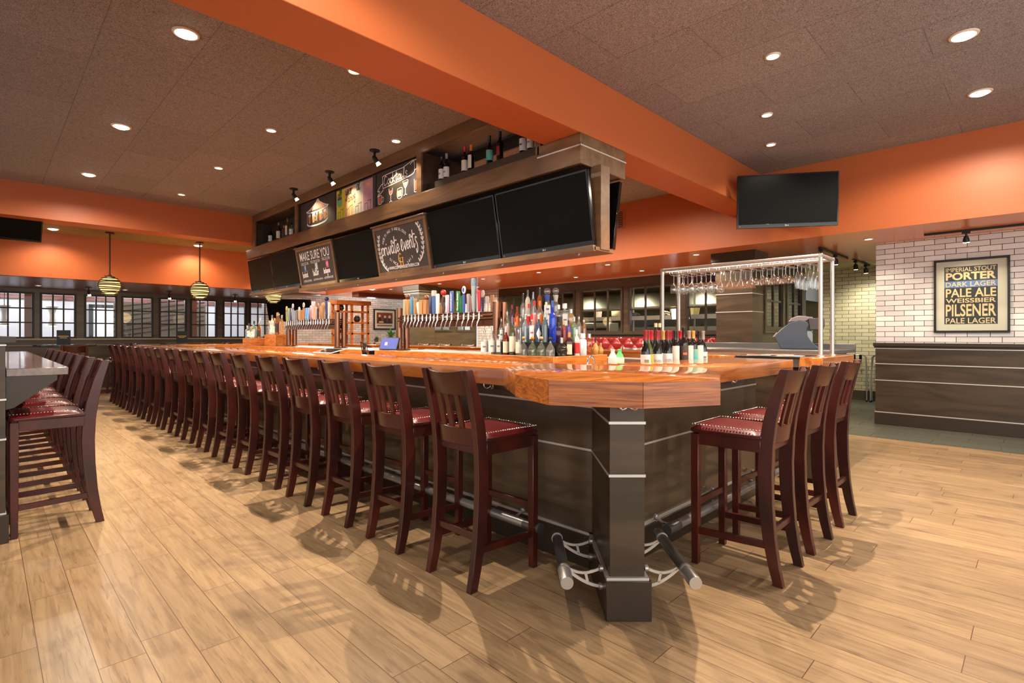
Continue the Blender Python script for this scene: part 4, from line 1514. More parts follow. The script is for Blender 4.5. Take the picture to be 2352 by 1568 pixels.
def sign(y, w, label):
    M = fmat((3.725, y, 2.035), (0, -1, 0), TILT)
    o = thing('chalk_sign', label, 'sign', M=M)
    h = .63
    MB().box(0, w, 0, .045, -.03, .012).box(0, w, h - .045, h, -.03, .012).box(0, .045, .045, h - .045, -.03, .012).box(w - .045, w, .045, h - .045, -.03, .012).box(-.015, w + .015, h, h + .02, -.03, .03).build('frame', M_CAB, o, bevel=.003)
    MB().box(.045, w - .045, .045, h - .045, -.02, 0).build('board', M_CHALKB, o)
    return o


Z1 = .0012
sg = sign(6.215, 1.165, 'framed chalk sign reading private events with white sprigs')
ch = MB()
W, H = 1.165, .63


def UV(a, b):
    return (.045 + a * (W - .09), .045 + b * (H - .09))


# circular caption letters: each character is set on its own tilt
for s, cx_, cy_, R, a0, a1, hh in (('HOSTING FABULOUS', .41, .54, .285, 162, 40, .036),):
    for i, chx in enumerate(s):
        if chx == ' ':
            continue
        a = math.radians(a0 + (a1 - a0) * i / (len(s) - 1))
        px, py = UV(cx_, cy_)
        px += R * 1.02 * math.cos(a)
        py += R * .72 * math.sin(a)
        text(ch, chx, px, py, None, hh, Z1, rot=a * .8 - PI / 2 * .8, bold=.01)
for s, x0, y0, x1, y1 in (('SINCE', .235, .26, .37, .11), ('2013', .6, .10, .70, .215)):
    for i, chx in enumerate(s):
        t = i / (len(s) - 1)
        px, py = UV(x0 + (x1 - x0) * t, y0 + (y1 - y0) * t)
        text(ch, chx, px, py, None, .036, Z1, rot=math.atan2((y1 - y0) * .6, x1 - x0) * .7, bold=.01)
px, py = UV(.085, .385)
x = hand(ch, 'privaTe', px, py, .1, .0155, Z1, slope=.05, squeeze=1.0)
px, py = UV(.51, .42)
hand(ch, 'EvenTS', px, py, .1, .0155, Z1, slope=.08, squeeze=.91)
px, py = UV(.20, .035)
text(ch, 'WWW.COPPERHOUSETAVERN.COM', px, py, .66, .04, Z1, bold=.012)
for sgn, pts in ((-1, [(.17, .01), (.10, .12), (.05, .3), (.035, .5), (.045, .7), (.08, .88)]), (1, [(.83, .12), (.905, .24), (.94, .45), (.94, .65), (.915, .82), (.86, .96)])):
    q = [UV(*p) for p in pts]
    ch.stroke(q, .009, Z1)
    for k in range(len(q) - 1):
        for t in (.15, .65):
            bx, by = q[k][0] + (q[k + 1][0] - q[k][0]) * t, q[k][1] + (q[k + 1][1] - q[k][1]) * t
            for sd in (-1, 1):
                ch.stroke([(bx, by), (bx + sd * .022, by + .012), (bx + sd * .026, by + .034), (bx + sd * .008, by + .022), (bx, by)], .007, Z1)
ch.build('lettering', M_CHALK, sg)
gd = MB()
px, py = UV(.425, .10)
gd.stroke([(px + .062, py + .135), (px + .03, py + .152), (px + .004, py + .10), (px + .012, py + .055), (px + .05, py + .042)], .013, Z1 * 1.2)
for dx in (.035, .088):
    gd.stroke([(px + dx, py - .01), (px + dx, py + .095)], .013, Z1 * 1.2, False)
    gd.stroke([(px + dx - .015, py - .01), (px + dx + .015, py - .01)], .008, Z1 * 1.2, False)
    gd.stroke([(px + dx - .015, py + .095), (px + dx + .015, py + .095)], .008, Z1 * 1.2, False)
gd.stroke([(px + .035, py + .045), (px + .088, py + .045)], .009, Z1 * 1.2, False)
gd.build('monogram', M_GOLDT, sg)

sg = sign(8.65, 1.275, 'framed chalk sign reading make sure you with three app icons')
W = 1.275
ch = MB()
px, py = UV(.06, .70)
text(ch, 'MAKE SURE YOU', px, py, .86 * 1.185, .135, Z1, bold=.005)
for s, u0, v0, w_, h_ in (('LIKE US ON', .07, .575, .22, .045), ('FOLLOW US ON', .36, .585, .27, .045), ('TAG US ON', .69, .60, .22, .045),
                          ('/COPPERHOUSETAVERN', .06, .07, .25, .035), ('@COPPERHOUSETVN', .37, .07, .27, .035), ('#COPPERHOUSE', .69, .08, .24, .035)):
    px, py = UV(u0, v0)
    text(ch, s, px, py, w_ * 1.185, h_, Z1)
for s, u0, v0, sz in (('facebook', .06, .215, .052), ('twiTTer'.replace('T', 't'), .385, .225, .062), ('Instagram', .695, .24, .046)):
    px, py = UV(u0, v0)
    hand(ch, s, px, py, sz, .011, Z1, slope=.02, squeeze=.78)
ch.build('lettering', M_CHALK, sg)
for u0, col, nm in ((.135, (66, 104, 176), 'blue_icon'), (.475, (190, 205, 222), 'pale_icon'), (.785, (214, 84, 140), 'pink_icon')):
    px, py = UV(u0, .385)
    MB().box(px, px + .085, py, py + .105, 0, Z1).build('app_icon', mat(nm, col, rough=.7), sg, bevel=.0005)
    m2 = MB()
    if nm == 'blue_icon':
        text(m2, 'f', px + .03, py + .015, None, .075, Z1 * 1.6, bold=.02)
    elif nm == 'pink_icon':
        m2.torus((px + .0425, py + .0525, Z1), .022, .004, 18, 5).torus((px + .065, py + .085, Z1), .004, .003, 8, 5)
    else:
        m2.stroke([(px + .02, py + .03), (px + .05, py + .03), (px + .065, py + .075)], .012, Z1 * 1.6).stroke([(px + .02, py + .075), (px + .04, py + .05), (px + .06, py + .06)], .012, Z1 * 1.6)
    m2.build('icon_mark', M_WHITE, sg)

# ------------------------------------------------------------------ the three chalk panels in the cabinet


def panel(y, w, label, nm='chalk_sign'):
    M = fmat((3.665, y, 2.925), (0, -1, 0), (0, 0, 1))
    o = thing(nm, label, 'sign', M=M)
    MB().box(0, w, 0, .46, -.012, 0).build('board', M_CHALKB, o)
    return o


# beer carousel
pn = panel(8.555, 1.19, 'chalk panel with a striped carousel of beer glasses')
ln, pk, am = MB(), MB(), MB()
X0, Y0 = .22, .05
pk.add([(X0 + .02, Y0 + .25, Z1), (X0 + .74, Y0 + .25, Z1), (X0 + .4, Y0 + .38, Z1)], [(0, 1, 2)])
ln.stroke([(X0, Y0 + .25), (X0 + .18, Y0 + .285), (X0 + .33, Y0 + .35), (X0 + .4, Y0 + .40), (X0 + .48, Y0 + .34), (X0 + .62, Y0 + .285), (X0 + .76, Y0 + .25)], .014, Z1 * 1.5)
ln.stroke([(X0, Y0 + .25), (X0 + .1, Y0 + .225), (X0 + .38, Y0 + .21), (X0 + .66, Y0 + .225), (X0 + .76, Y0 + .25)], .02, Z1 * 1.5)
ln.stroke([(X0 + .03, Y0 + .05), (X0 + .12, Y0 + .015), (X0 + .38, Y0 + .0), (X0 + .64, Y0 + .015), (X0 + .73, Y0 + .05)], .026, Z1 * 1.5)
ln.stroke([(X0 + .02, Y0 + .23), (X0 + .03, Y0 + .05)], .008, Z1 * 1.5, False)
ln.stroke([(X0 + .74, Y0 + .23), (X0 + .73, Y0 + .05)], .008, Z1 * 1.5, False)
for k in range(9):
    xx = X0 + .06 + k * .08
    ln.stroke([(xx, Y0 + .245), (X0 + .4, Y0 + .385)], .006, Z1 * 1.4, False)
for xx, wd, kind in ((.07, .085, 0), (.21, .09, 1), (.345, .05, 0), (.45, .10, 1), (.61, .08, 2)):
    bx = X0 + xx
    am.add([(bx + .012, Y0 + .055, Z1), (bx + wd - .012, Y0 + .055, Z1), (bx + wd, Y0 + .16, Z1), (bx, Y0 + .16, Z1)], [(0, 1, 2, 3)])
    ln.add([(bx, Y0 + .16, Z1), (bx + wd, Y0 + .16, Z1), (bx + wd, Y0 + .20, Z1), (bx, Y0 + .20, Z1)], [(0, 1, 2, 3)])
    if kind:
        ln.stroke([(bx + wd, Y0 + .15), (bx + wd + .035, Y0 + .14), (bx + wd + .035, Y0 + .09), (bx + wd, Y0 + .08)], .008, Z1)
ln.build('chalk_outline', M_CHALK, pn)
pk.build('striped_roof', mat('pink_chalk', (222, 156, 140), rough=.8), pn)
am.build('beer_fill', mat('amber_chalk', (206, 138, 96), rough=.8), pn)
# all year panel
pn = panel(7.34, 1.12, 'chalk panel with four coloured strips reading all year')
ov = MB()
for k, (a, b, col) in enumerate(((.0, .25, (214, 200, 60)), (.25, .5, (218, 176, 138)), (.5, .75, (190, 192, 186)), (.75, 1.0, (186, 142, 166)))):
    MB().box(.03 + a * 1.02, .03 + b * 1.02, .025, .44, 0, .001).build('colour_strip', mat('season_%d' % k, col, rough=.8, noise=.12, nscale=7), pn)
    xx = .03 + a * 1.02
    for (c0, d0, c1, d1) in ((.05, .03, .05, .12), (.05, .12, .12, .12), (.12, .15, .22, .15), (.12, .03, .12, .12), (.2, .03, .2, .15)):
        ov.stroke([(xx + c0, d0), (xx + c1, d1 + .02 * k % .03)], .006, .0022, False)
hand(ov, 'all', .06, .30, .085, .014, .0022, slope=.05)
hand(ov, 'year', .30, .32, .08, .013, .0022, slope=.05)
hand(ov, 'al', .62, .34, .085, .013, .0022, slope=.02)
hand(ov, 'dining', .37, .22, .06, .008, .0022, slope=.12)
ov.build('lettering', mat('black_ink', (36, 40, 34), rough=.8), pn)
bl = MB()
bl.lathe([(.0, .0018), (.075, .0018)], 20, (.12, .27, 0), caps=False)
bl.build('green_spot', mat('green_chalk', (110, 178, 140), rough=.8), pn)
bl = MB()
for k in range(14):
    bl.stroke([(.94, .37), (.94 + .09 * math.cos(k * .45), .37 + .05 * math.sin(k * .45))], .006, .0022, False)
bl.build('gold_burst', mat('gold_chalk', (226, 178, 92), rough=.8), pn)
# cocktails panel
pn = panel(6.195, .985, 'chalk panel reading cocktails above five painted drinks')
ln = MB()
ln.stroke([(.16, .235), (.15, .36), (.19, .395), (.6, .405), (.64, .41), (.80, .44), (.85, .44), (.87, .35), (.84, .285), (.60, .26), (.25, .24), (.16, .235)], .010, Z1)
ln.stroke([(.16, .30), (.10, .28), (.03, .22), (.08, .21), (.03, .15), (.12, .19), (.17, .215)], .011, Z1)
ln.stroke([(.78, .41), (.86, .44), (.95, .43), (.91, .39), (.96, .35), (.88, .32)], .011, Z1)
hand(ln, 'Cocktails', .185, .262, .068, .0115, Z1 * 1.5, slope=.035, squeeze=1.47)
for pts in ([(.315, .03), (.345, .04), (.375, .03)], [(.345, .04), (.345, .12)], [(.305, .20), (.315, .14), (.345, .12), (.378, .14), (.385, .20)],
            [(.495, .16), (.50, .05), (.60, .05), (.605, .16), (.495, .16)], [(.64, .055), (.675, .065), (.71, .055)], [(.675, .065), (.675, .14)], [(.615, .23), (.675, .14), (.735, .23), (.615, .23)],
            [(.865, .06), (.935, .06), (.935, .21)], [(.865, .21), (.865, .06)], [(.05, .05), (.045, .14), (.13, .145), (.125, .05), (.05, .05)], [(.13, .12), (.17, .12), (.165, .07), (.125, .065)]):
    ln.stroke(pts, .008, Z1)
ln.build('lettering', M_CHALK, pn)
dr = MB()
dr.poly([(.055, .055), (.12, .055), (.125, .135), (.05, .13)], Z1).poly([(.875, .075), (.925, .075), (.925, .19), (.875, .19)], Z1)
dr.build('red_drink', mat('red_chalk', (206, 96, 66), rough=.8), pn)
dr = MB()
dr.poly([(.317, .145), (.345, .125), (.373, .145), (.377, .175), (.312, .175)], Z1)
dr.build('wine_drink', mat('rose_chalk', (186, 110, 120), rough=.8), pn)
dr = MB()
dr.poly([(.505, .06), (.595, .06), (.598, .14), (.502, .14)], Z1).poly([(.632, .215), (.675, .15), (.72, .215)], Z1)
dr.build('pale_drink', mat('cream_chalk', (216, 206, 178), rough=.8), pn)

# ------------------------------------------------------------------ single ceiling spots aimed at the panels
sp0 = None
for k, (y, aim) in enumerate(((5.76, 5.72), (6.95, 6.8), (8.15, 7.95))):
    lab = 'black ceiling spot aimed at the %s panel' % ('cocktails', 'all year', 'carousel')[k]
    if sp0 is None:
        sp0 = thing('ceiling_spot', lab, 'spotlight', (3.38, y, ZC), 0, 'black ceiling spots beside the cabinet')
        MB().lathe([(.062, -.001), (.062, -.012), (.05, -.016), (.0, -.016)], 24).build('canopy', M_BLACKM, sp0)
        MB().cyl((0, 0, -.014), (0, 0, -.075), .016, 12).cyl((0, 0, -.07), (.005, .01, -.10), .009, 8).build('stem', M_BLACKM, sp0)
        MB().tube([(-.012, .014, -.075), (.004, 0, -.105), (.03, -.012, -.145)], [.018, .030, .024], 14).build('head', M_BLACKM, sp0)
        MB().tube([(.026, -.010, -.139), (.038, -.016, -.158), (.050, -.02, -.176)], [.022, .026, .034], 16).build('lamp', mat('spot_lamp', (240, 236, 226), rough=.3, emit=(255, 240, 215), es=1.5), sp0)
    else:
        dup(sp0, (3.38, y, ZC), 0, lab)
    spot((3.435, y - .02, ZC - .19), 15, (255, 222, 170), ang=80, blend=.8, sr=.02, aim=(3.67, aim, 3.1))

# ------------------------------------------------------------------ globe pendants
gp = None
M_SLATB = wood('pendant_slat', (48, 34, 20), (74, 52, 30), (6, 6, 3), rough=.4)
M_GLOW = mat('pendant_glow', (255, 226, 150), emit=(255, 222, 140), es=1.25)
for k, (x, y) in enumerate(((1.61, 11.93), (3.06, 11.93), (4.5, 11.93))):
    lab = ('globe pendant of dark slats above the far end of the aisle, leftmost of three', 'globe pendant of dark slats beside the bright ceiling light, middle of three', 'globe pendant of dark slats half hidden under the television screens')[k]
    zc = 2.155 if k < 2 else 2.13
    if gp is None:
        gp = thing('pendant_light', lab, 'pendant', (x, y, zc), 0, 'slatted globe pendants')
        sl = MB()
        R = .18
        for i in range(11):
            z = -R + .018 + i * (2 * R - .036) / 10
            r = math.sqrt(max(R * R - z * z, 0))
            tilt = .25 * math.sin(i * 2.1)
            loops = []
            for j in range(37):
                a = 2 * PI * j / 36
                zz = z + tilt * .04 * math.cos(a + i)
                hh = .0098
                loops.append([((r + e) * math.cos(a), (r + e) * math.sin(a), zz + s * hh) for e, s in ((-.012, -1), (0, -1), (0, 1), (-.012, 1))])
            sl.loft(loops, caps=False)
        sl.build('slat_shade', M_SLATB, gp)
        MB().sphere((0, 0, 0), .158, 24, 14).build('glow_core', M_GLOW, gp)
        MB().lathe([(.03, .15), (.03, .19), (.012, .20), (.012, .95)], 14).build('stem', mat('bronze', (88, 66, 50), rough=.3, metal=.8), gp)
        MB().lathe([(.0, .942), (.07, .942), (.07, .965), (.0, .965)], 24).build('canopy', mat('bronze'), gp)
    else:
        dup(gp, (x, y, zc), 0, lab)
    l = D.lights.new('lamp', 'POINT')
    l.energy = 18 if k < 2 else 5
    l.color = C(255, 214, 140)[:3]
    l.shadow_soft_size = .16
    lo = D.objects.new('lamp', l)
    COL.objects.link(lo)
    lo.location = (x, y, zc - .36)
# ceiling spots of the window bay
for k, (x, y) in enumerate(((1.6, 14.6), (3.1, 14.6), (4.55, 14.6))):
    dup(sp0, (x, y, 2.3), PI / 2, 'black ceiling spot in the dark low ceiling before the windows, %s from the left' % ORD[k], 'black ceiling spots by the windows')

# ------------------------------------------------------------------ track lights
tr = thing('track_light', 'black ceiling track with one bright head above the framed poster', 'track light', (8.54, 0, ZS))
MB().box(8.52, 8.56, -3.0, 1.05, ZS - .025, ZS - .001).build('track', M_BLACKM, tr, world=True)
MB().box(8.52, 8.56, .60, .68, ZS - .05, ZS - .025).cyl((8.54, .64, ZS - .05), (8.54, .64, ZS - .09), .01, 8).build('adapter', M_BLACKM, tr, world=True)
MB().tube([(8.54, .64, ZS - .08), (8.545, .64, ZS - .12), (8.555, .64, ZS - .15)], [.02, .032, .034], 14).build('head', M_BLACKM, tr, world=True)
MB().lathe([(0, -.152), (.032, -.153), (.032, -.158), (.0, -.162)], 18, (8.556, .64, ZS)).build('lamp', M_LENS, tr, world=True)
spot((8.56, .64, ZS - .18), 30, (255, 232, 200), ang=110, blend=.9, aim=(8.85, .64, 1.3))
tr = thing('track_light', 'black ceiling track with four heads before the cream brick wall', 'track light', (9.6, 2.27, ZS))
MB().box(8.66, 10.2, 2.26, 2.30, ZS - .03, ZS - .004).box(10.45, 11.6, 2.22, 2.26, ZS - .015, ZS + .019).build('track', M_BLACKM, tr, world=True)
for x, y in ((8.72, 2.28), (9.50, 2.28), (10.6, 2.24), (11.35, 2.24)):
    z = ZS - (.03 if x < 10.3 else .015)
    h_ = MB().box(x - .03, x + .03, y - .025, y + .025, z - .035, z).cyl((x, y, z - .03), (x, y, z - .07), .01, 8)
    h_.tube([(x, y, z - .06), (x + .01, y, z - .09), (x + .02, y, z - .15)], [.022, .036, .034], 14)
    h_.build('head', M_BLACKM, tr, world=True)
    MB().lathe([(0, -.151), (.03, -.152), (.03, -.156), (0, -.158)], 16, (x + .02, y, z)).build('lamp', M_LENS2, tr, world=True)
spot((11.4, 2.24, ZS - .2), 40, (255, 247, 228), ang=120, blend=.9, aim=(11.95, 2.3, 1.2))
spot((10.6, 2.24, ZS - .2), 34, (255, 247, 228), ang=120, blend=.9, aim=(11.95, 2.0, .8))

# smoke detector, sprinkler heads, vent
o = thing('smoke_detector', 'white smoke detector on the low copper ceiling', 'smoke detector', (8.54, 9.02, ZS))
MB().lathe([(.09, 0), (.09, -.012), (.07, -.02), (.06, -.05), (.0, -.058)], 24).build('housing', M_WHITE, o)
o = thing('wall_vent', 'orange slotted air vent on the upper wall behind the cabinet end', 'vent', (7.75, 5.15, 3.1))
MB().box(7.735, 7.75, 5.03, 5.05, 3.08, 3.4).box(7.735, 7.75, 5.25, 5.27, 3.08, 3.4).box(7.735, 7.75, 5.05, 5.25, 3.08, 3.1).box(7.735, 7.75, 5.05, 5.25, 3.38, 3.4).build('frame', M_ORANGE, o, world=True)
vs_ = MB()
for k in range(9):
    vs_.box(7.738, 7.748, 5.05, 5.25, 3.112 + k * .03, 3.124 + k * .03)
vs_.build('louver', M_ORANGE, o, world=True)
MB().box(7.744, 7.7495, 5.05, 5.25, 3.1, 3.38).build('duct_opening', M_BLACK, o, world=True)

# ------------------------------------------------------------------ framed beer poster on the right wall
M = fmat((8.998, 1.0, 1.288), (0, -1, 0), (0, 0, 1))
ps = thing('framed_poster', 'black framed poster listing beer styles on the white brick wall', 'poster', M=M)
w, h = .742, .962
MB().box(0, w, 0, .028, 0, .03).box(0, w, h - .028, h, 0, .03).box(0, .024, .028, h - .028, 0, .03).box(w - .024, w, .028, h - .028, 0, .03).build('frame', M_BLACK, ps, bevel=.003)
MB().box(.024, w - .024, .028, h - .028, .004, .010).build('mat_board', mat('mat_board', (212, 204, 184), rough=.7), ps)
MB().box(.108, .628, .112, .862, .010, .0115).build('black_print', mat('print_black', (34, 28, 30), rough=.5), ps)
MB().box(.108, .628, .588, .672, .0115, .012).build('blue_band', mat('print_blue', (96, 124, 178), rough=.5), ps)
tx = MB()
for s, y0, y1, bold in (('IMPERIAL STOUT', .795, .85, .012), ('PORTER', .685, .785, .035), ('DARK LAGER', .598, .66, .012), ('PALE ALE', .462, .575, .02), ('WEISSBIER', .388, .446, .02), ('PILSENER', .212, .372, .02), ('PALE LAGER', .12, .192, .012)):
    text(tx, s, .122, y0, .492, y1 - y0, .0128, bold=bold)
tx.build('lettering', mat('poster_cream', (226, 200, 146), rough=.5), ps)
MB().poly([(.024, .028), (w - .024, .028), (w - .024, h - .028), (.024, h - .028)], .02).build('glazing', clear('poster_glass', gloss=.03), ps)

# ------------------------------------------------------------------ glass rack over the service counter
rk = thing('glass_rack', 'steel pipe rack holding upside down glasses above the service counter', 'rack', (5.45, 2.16, CZ1))
RX0, RX1, RY0, RY1, RT = 5.27, 5.64, 1.38, 2.93, 1.965
for x in (RX0, RX1):
    for y in (RY0, RY1):
        MB().cyl((x, y, CZ1), (x, y, RT), .0185, 16).build('post', M_STEEL, rk, world=True)
        MB().lathe([(.035, 0), (.035, .006), (.02, .012)], 16, (x, y, CZ1)).build('foot_flange', M_STEEL, rk, world=True)
fr_ = MB()
fr_.cyl((RX0, RY0 - .018, RT), (RX0, RY1 + .018, RT), .0185, 16).cyl((RX1, RY0 - .018, RT), (RX1, RY1 + .018, RT), .0185, 16).cyl((RX0 - .018, RY0, RT), (RX1 + .018, RY0, RT), .0185, 16).cyl((RX0 - .018, RY1, RT), (RX1 + .018, RY1, RT), .0185, 16)
for x, y in ((RX0, RY0), (RX0, RY1), (RX1, RY0), (RX1, RY1)):
    fr_.sphere((x, y, RT), .02, 12, 8)
fr_.build('top_frame', M_STEEL, rk, world=True)
MB().box(RX0 + .02, RX0 + .05, RY0 + .02, RY1 - .02, RT - .016, RT - .004).build('light_strip', mat('strip_glow', (255, 246, 230), emit=(255, 244, 224), es=6), rk, world=True)
wr = MB()
RAILS = [RY1 - .10 - .1035 * k for k in range(14)]
for y in RAILS:
    for s in (-1, 1):
        wr.tube([(RX0, y + s * .014, RT - .015), (RX0, y + s * .014, RT - .045), (RX0 + .03, y + s * .014, RT - .058), (RX1 - .02, y + s * .014, RT - .058), (RX1, y + s * .014, RT - .015)], .0028, 6)
wr.build('hanger_wire', M_CHROME, rk, world=True)
GL = {
    'wine glass': [(.034, 0), (.033, -.003), (.006, -.008), (.0038, -.02), (.0038, -.085), (.012, -.098), (.034, -.122), (.040, -.15), (.036, -.18), (.031, -.197)],
    'martini glass': [(.037, 0), (.036, -.003), (.006, -.008), (.0038, -.02), (.0038, -.085), (.008, -.098), (.055, -.168)],
    'coupe glass': [(.037, 0), (.036, -.003), (.006, -.008), (.0038, -.02), (.0038, -.075), (.016, -.092), (.020, -.112), (.048, -.128), (.054, -.15)],
    'champagne flute': [(.030, 0), (.029, -.003), (.006, -.008), (.0038, -.02), (.0038, -.055), (.012, -.075), (.023, -.13), (.026, -.18), (.021, -.225)],
}
proto = {}
kinds = ['wine glass'] * 5 + ['martini glass'] * 3 + ['coupe glass'] * 4 + ['champagne flute'] * 2
for k, y in enumerate(RAILS):
    nm = kinds[k]
    for j in range(3):
        x = RX0 + .065 + j * .118
        lab = 'clear %s hanging in rail %s from the left end of the rack, %s' % (nm, ORD[k], ('front', 'middle', 'back')[j])
        lab = 'clear %s hanging %s in the %s rail from the left rack end' % (nm, ('foremost', 'in the middle', 'hindmost')[j], ORD[k])
        loc = (x, y, RT - .0545)
        if nm not in proto:
            o = thing(nm.replace(' ', '_'), lab, 'glass', loc, 0, 'upside down glasses in the rack')
            MB().lathe(GL[nm][:4], 20, caps=False).build('foot', M_GLASS, o)
            MB().lathe(GL[nm][3:5], 10, caps=False).build('stem', M_GLASS, o)
            MB().lathe(GL[nm][4:], 20, caps=False).build('bowl', M_GLASS, o)
            proto[nm] = o
        else:
            dup(proto[nm], loc, 0, lab)
# ================================================================== BOTTLES
GLC = {
    'clear': clear('bottle_clear', (250, 252, 252), gloss=.14, white=.04),
    'paleg': clear('bottle_pale_green', (226, 238, 216), gloss=.14, white=.04),
    'frost': clear('bottle_frost', (236, 232, 222), gloss=.1, rough=.2, white=.45),
    'bluec': clear('bottle_pale_blue', (206, 226, 240), gloss=.14, white=.2),
    'slate': clear('bottle_slate', (120, 142, 156), gloss=.12, white=.35),
    'greeng': clear('bottle_green_tint', (170, 214, 190), gloss=.14, white=.15),
    'amber': clear('bottle_amber', (226, 150, 70), gloss=.12, white=.1),
    'ambere': clear('bottle_pale_amber', (238, 206, 160), gloss=.12, white=.2),
    'amberr': clear('bottle_orange', (222, 110, 60), gloss=.12, white=.25),
    'gold': clear('bottle_gold', (240, 206, 120), gloss=.14, white=.3),
    'olive': clear('bottle_olive', (120, 130, 84), gloss=.12, white=.25),
    'redliq': mat('bottle_red', (112, 34, 24), rough=.08, coat=.4),
    'amberd': mat('bottle_dark_amber', (128, 66, 24), rough=.08, coat=.4),
    'brown': mat('bottle_brown', (52, 26, 16), rough=.08, coat=.4),
    'darkliq': mat('bottle_dark', (30, 22, 18), rough=.06, coat=.5),
    'purple': mat('bottle_purple', (58, 30, 56), rough=.08, coat=.4),
    'violet': mat('bottle_violet', (78, 50, 124), rough=.08, coat=.4),
    'navy': mat('bottle_navy', (50, 62, 92), rough=.1, coat=.4),
    'cobalt': mat('bottle_cobalt', (24, 54, 172), rough=.06, coat=.6),
    'milk': mat('bottle_milk', (212, 198, 184), rough=.25),
    'white': mat('bottle_white', (230, 228, 232), rough=.3),
    'blackg': mat('bottle_wine_dark', (16, 15, 13), rough=.05, coat=.5),
    'greenw': mat('bottle_wine_green', (62, 84, 26), rough=.06, coat=.5),
}
LBC = {'white': (232, 230, 226), 'cream': (226, 218, 196), 'creamd': (220, 206, 178), 'red': (188, 40, 38), 'redw': (214, 150, 146), 'pink': (222, 176, 176), 'whitep': (238, 236, 236),
       'whited': (236, 236, 236), 'whiteb': (226, 230, 240), 'orange': (226, 126, 52), 'dark': (64, 50, 42), 'yellow': (196, 172, 62), 'crema': (236, 236, 234), 'tall': (226, 218, 206), 'redp': (150, 40, 34),
       'darkl': (70, 60, 56), 'teal': (90, 184, 180)}
CPC = {'pourer': (190, 190, 190), 'steelcap': (205, 205, 205), 'green': (28, 58, 44), 'clearcap': (200, 196, 190), 'grey': (96, 100, 100), 'cork': (206, 144, 92), 'orange': (226, 118, 40), 'black': (24, 24, 24),
       'silver': (200, 198, 194), 'white': (234, 232, 228), 'gold': (206, 166, 84), 'red': (196, 34, 44), 'redd': (132, 30, 40), 'bluecap': (52, 92, 176), 'bluew': (150, 168, 206), 'brown': (84, 54, 34), 'cream': (230, 220, 170),
       'ball': (235, 238, 240), 'redm': (142, 38, 48), 'redb': (190, 30, 44), 'tan': (206, 160, 88), 'corkst': (218, 184, 140), 'greyc': (150, 144, 134)}
SHAPE = {
    'liquor': ([(.86, 0), (1, .015), (1, .56), (.93, .62), (.62, .70), (.36, .76), (.34, .88)], .88, .10, .50),
    'tall': ([(.9, 0), (1, .012), (1, .58), (.80, .66), (.42, .74), (.34, .80)], .80, .12, .5),
    'square': ([(.92, 0), (1, .02), (1, .64), (.85, .71), (.40, .76), (.38, .86)], .86, .12, .58),
    'squat': ([(.72, 0), (.95, .05), (1, .22), (.96, .38), (.70, .52), (.36, .62), (.25, .70), (.25, .78)], .78, .1, .3),
    'globe': ([(.45, 0), (.8, .08), (1, .30), (.95, .46), (.6, .62), (.26, .70), (.24, .82)], .80, .1, .3),
    'crown': ([(.9, 0), (1, .02), (1, .40), (.80, .48), (.52, .56), (.50, .70)], .70, .08, .38),
    'burg': ([(.9, 0), (1, .012), (1, .44), (.92, .52), (.62, .63), (.42, .70), (.38, .76), (.38, .98), (.4, .99)], .99, .12, .42),
    'bdx': ([(.9, 0), (1, .012), (1, .60), (.9, .66), (.55, .71), (.40, .745), (.38, .78), (.38, .98), (.4, .99)], .99, .10, .48),
}


def sq(mb, prof, r, H):
    loops = []
    for k, z in prof:
        q = r * k
        e = q * .28 if k > .5 else q * .55
        lp = []
        for sx, sy in ((1, 1), (-1, 1), (-1, -1), (1, -1)):
            a, b = (q * sx, (q - e) * sy), ((q - e) * sx, q * sy)
            lp += [a, b] if sx * sy > 0 else [b, a]
        loops.append([(x, y, z * H) for x, y in lp])
    return mb.loft(loops)


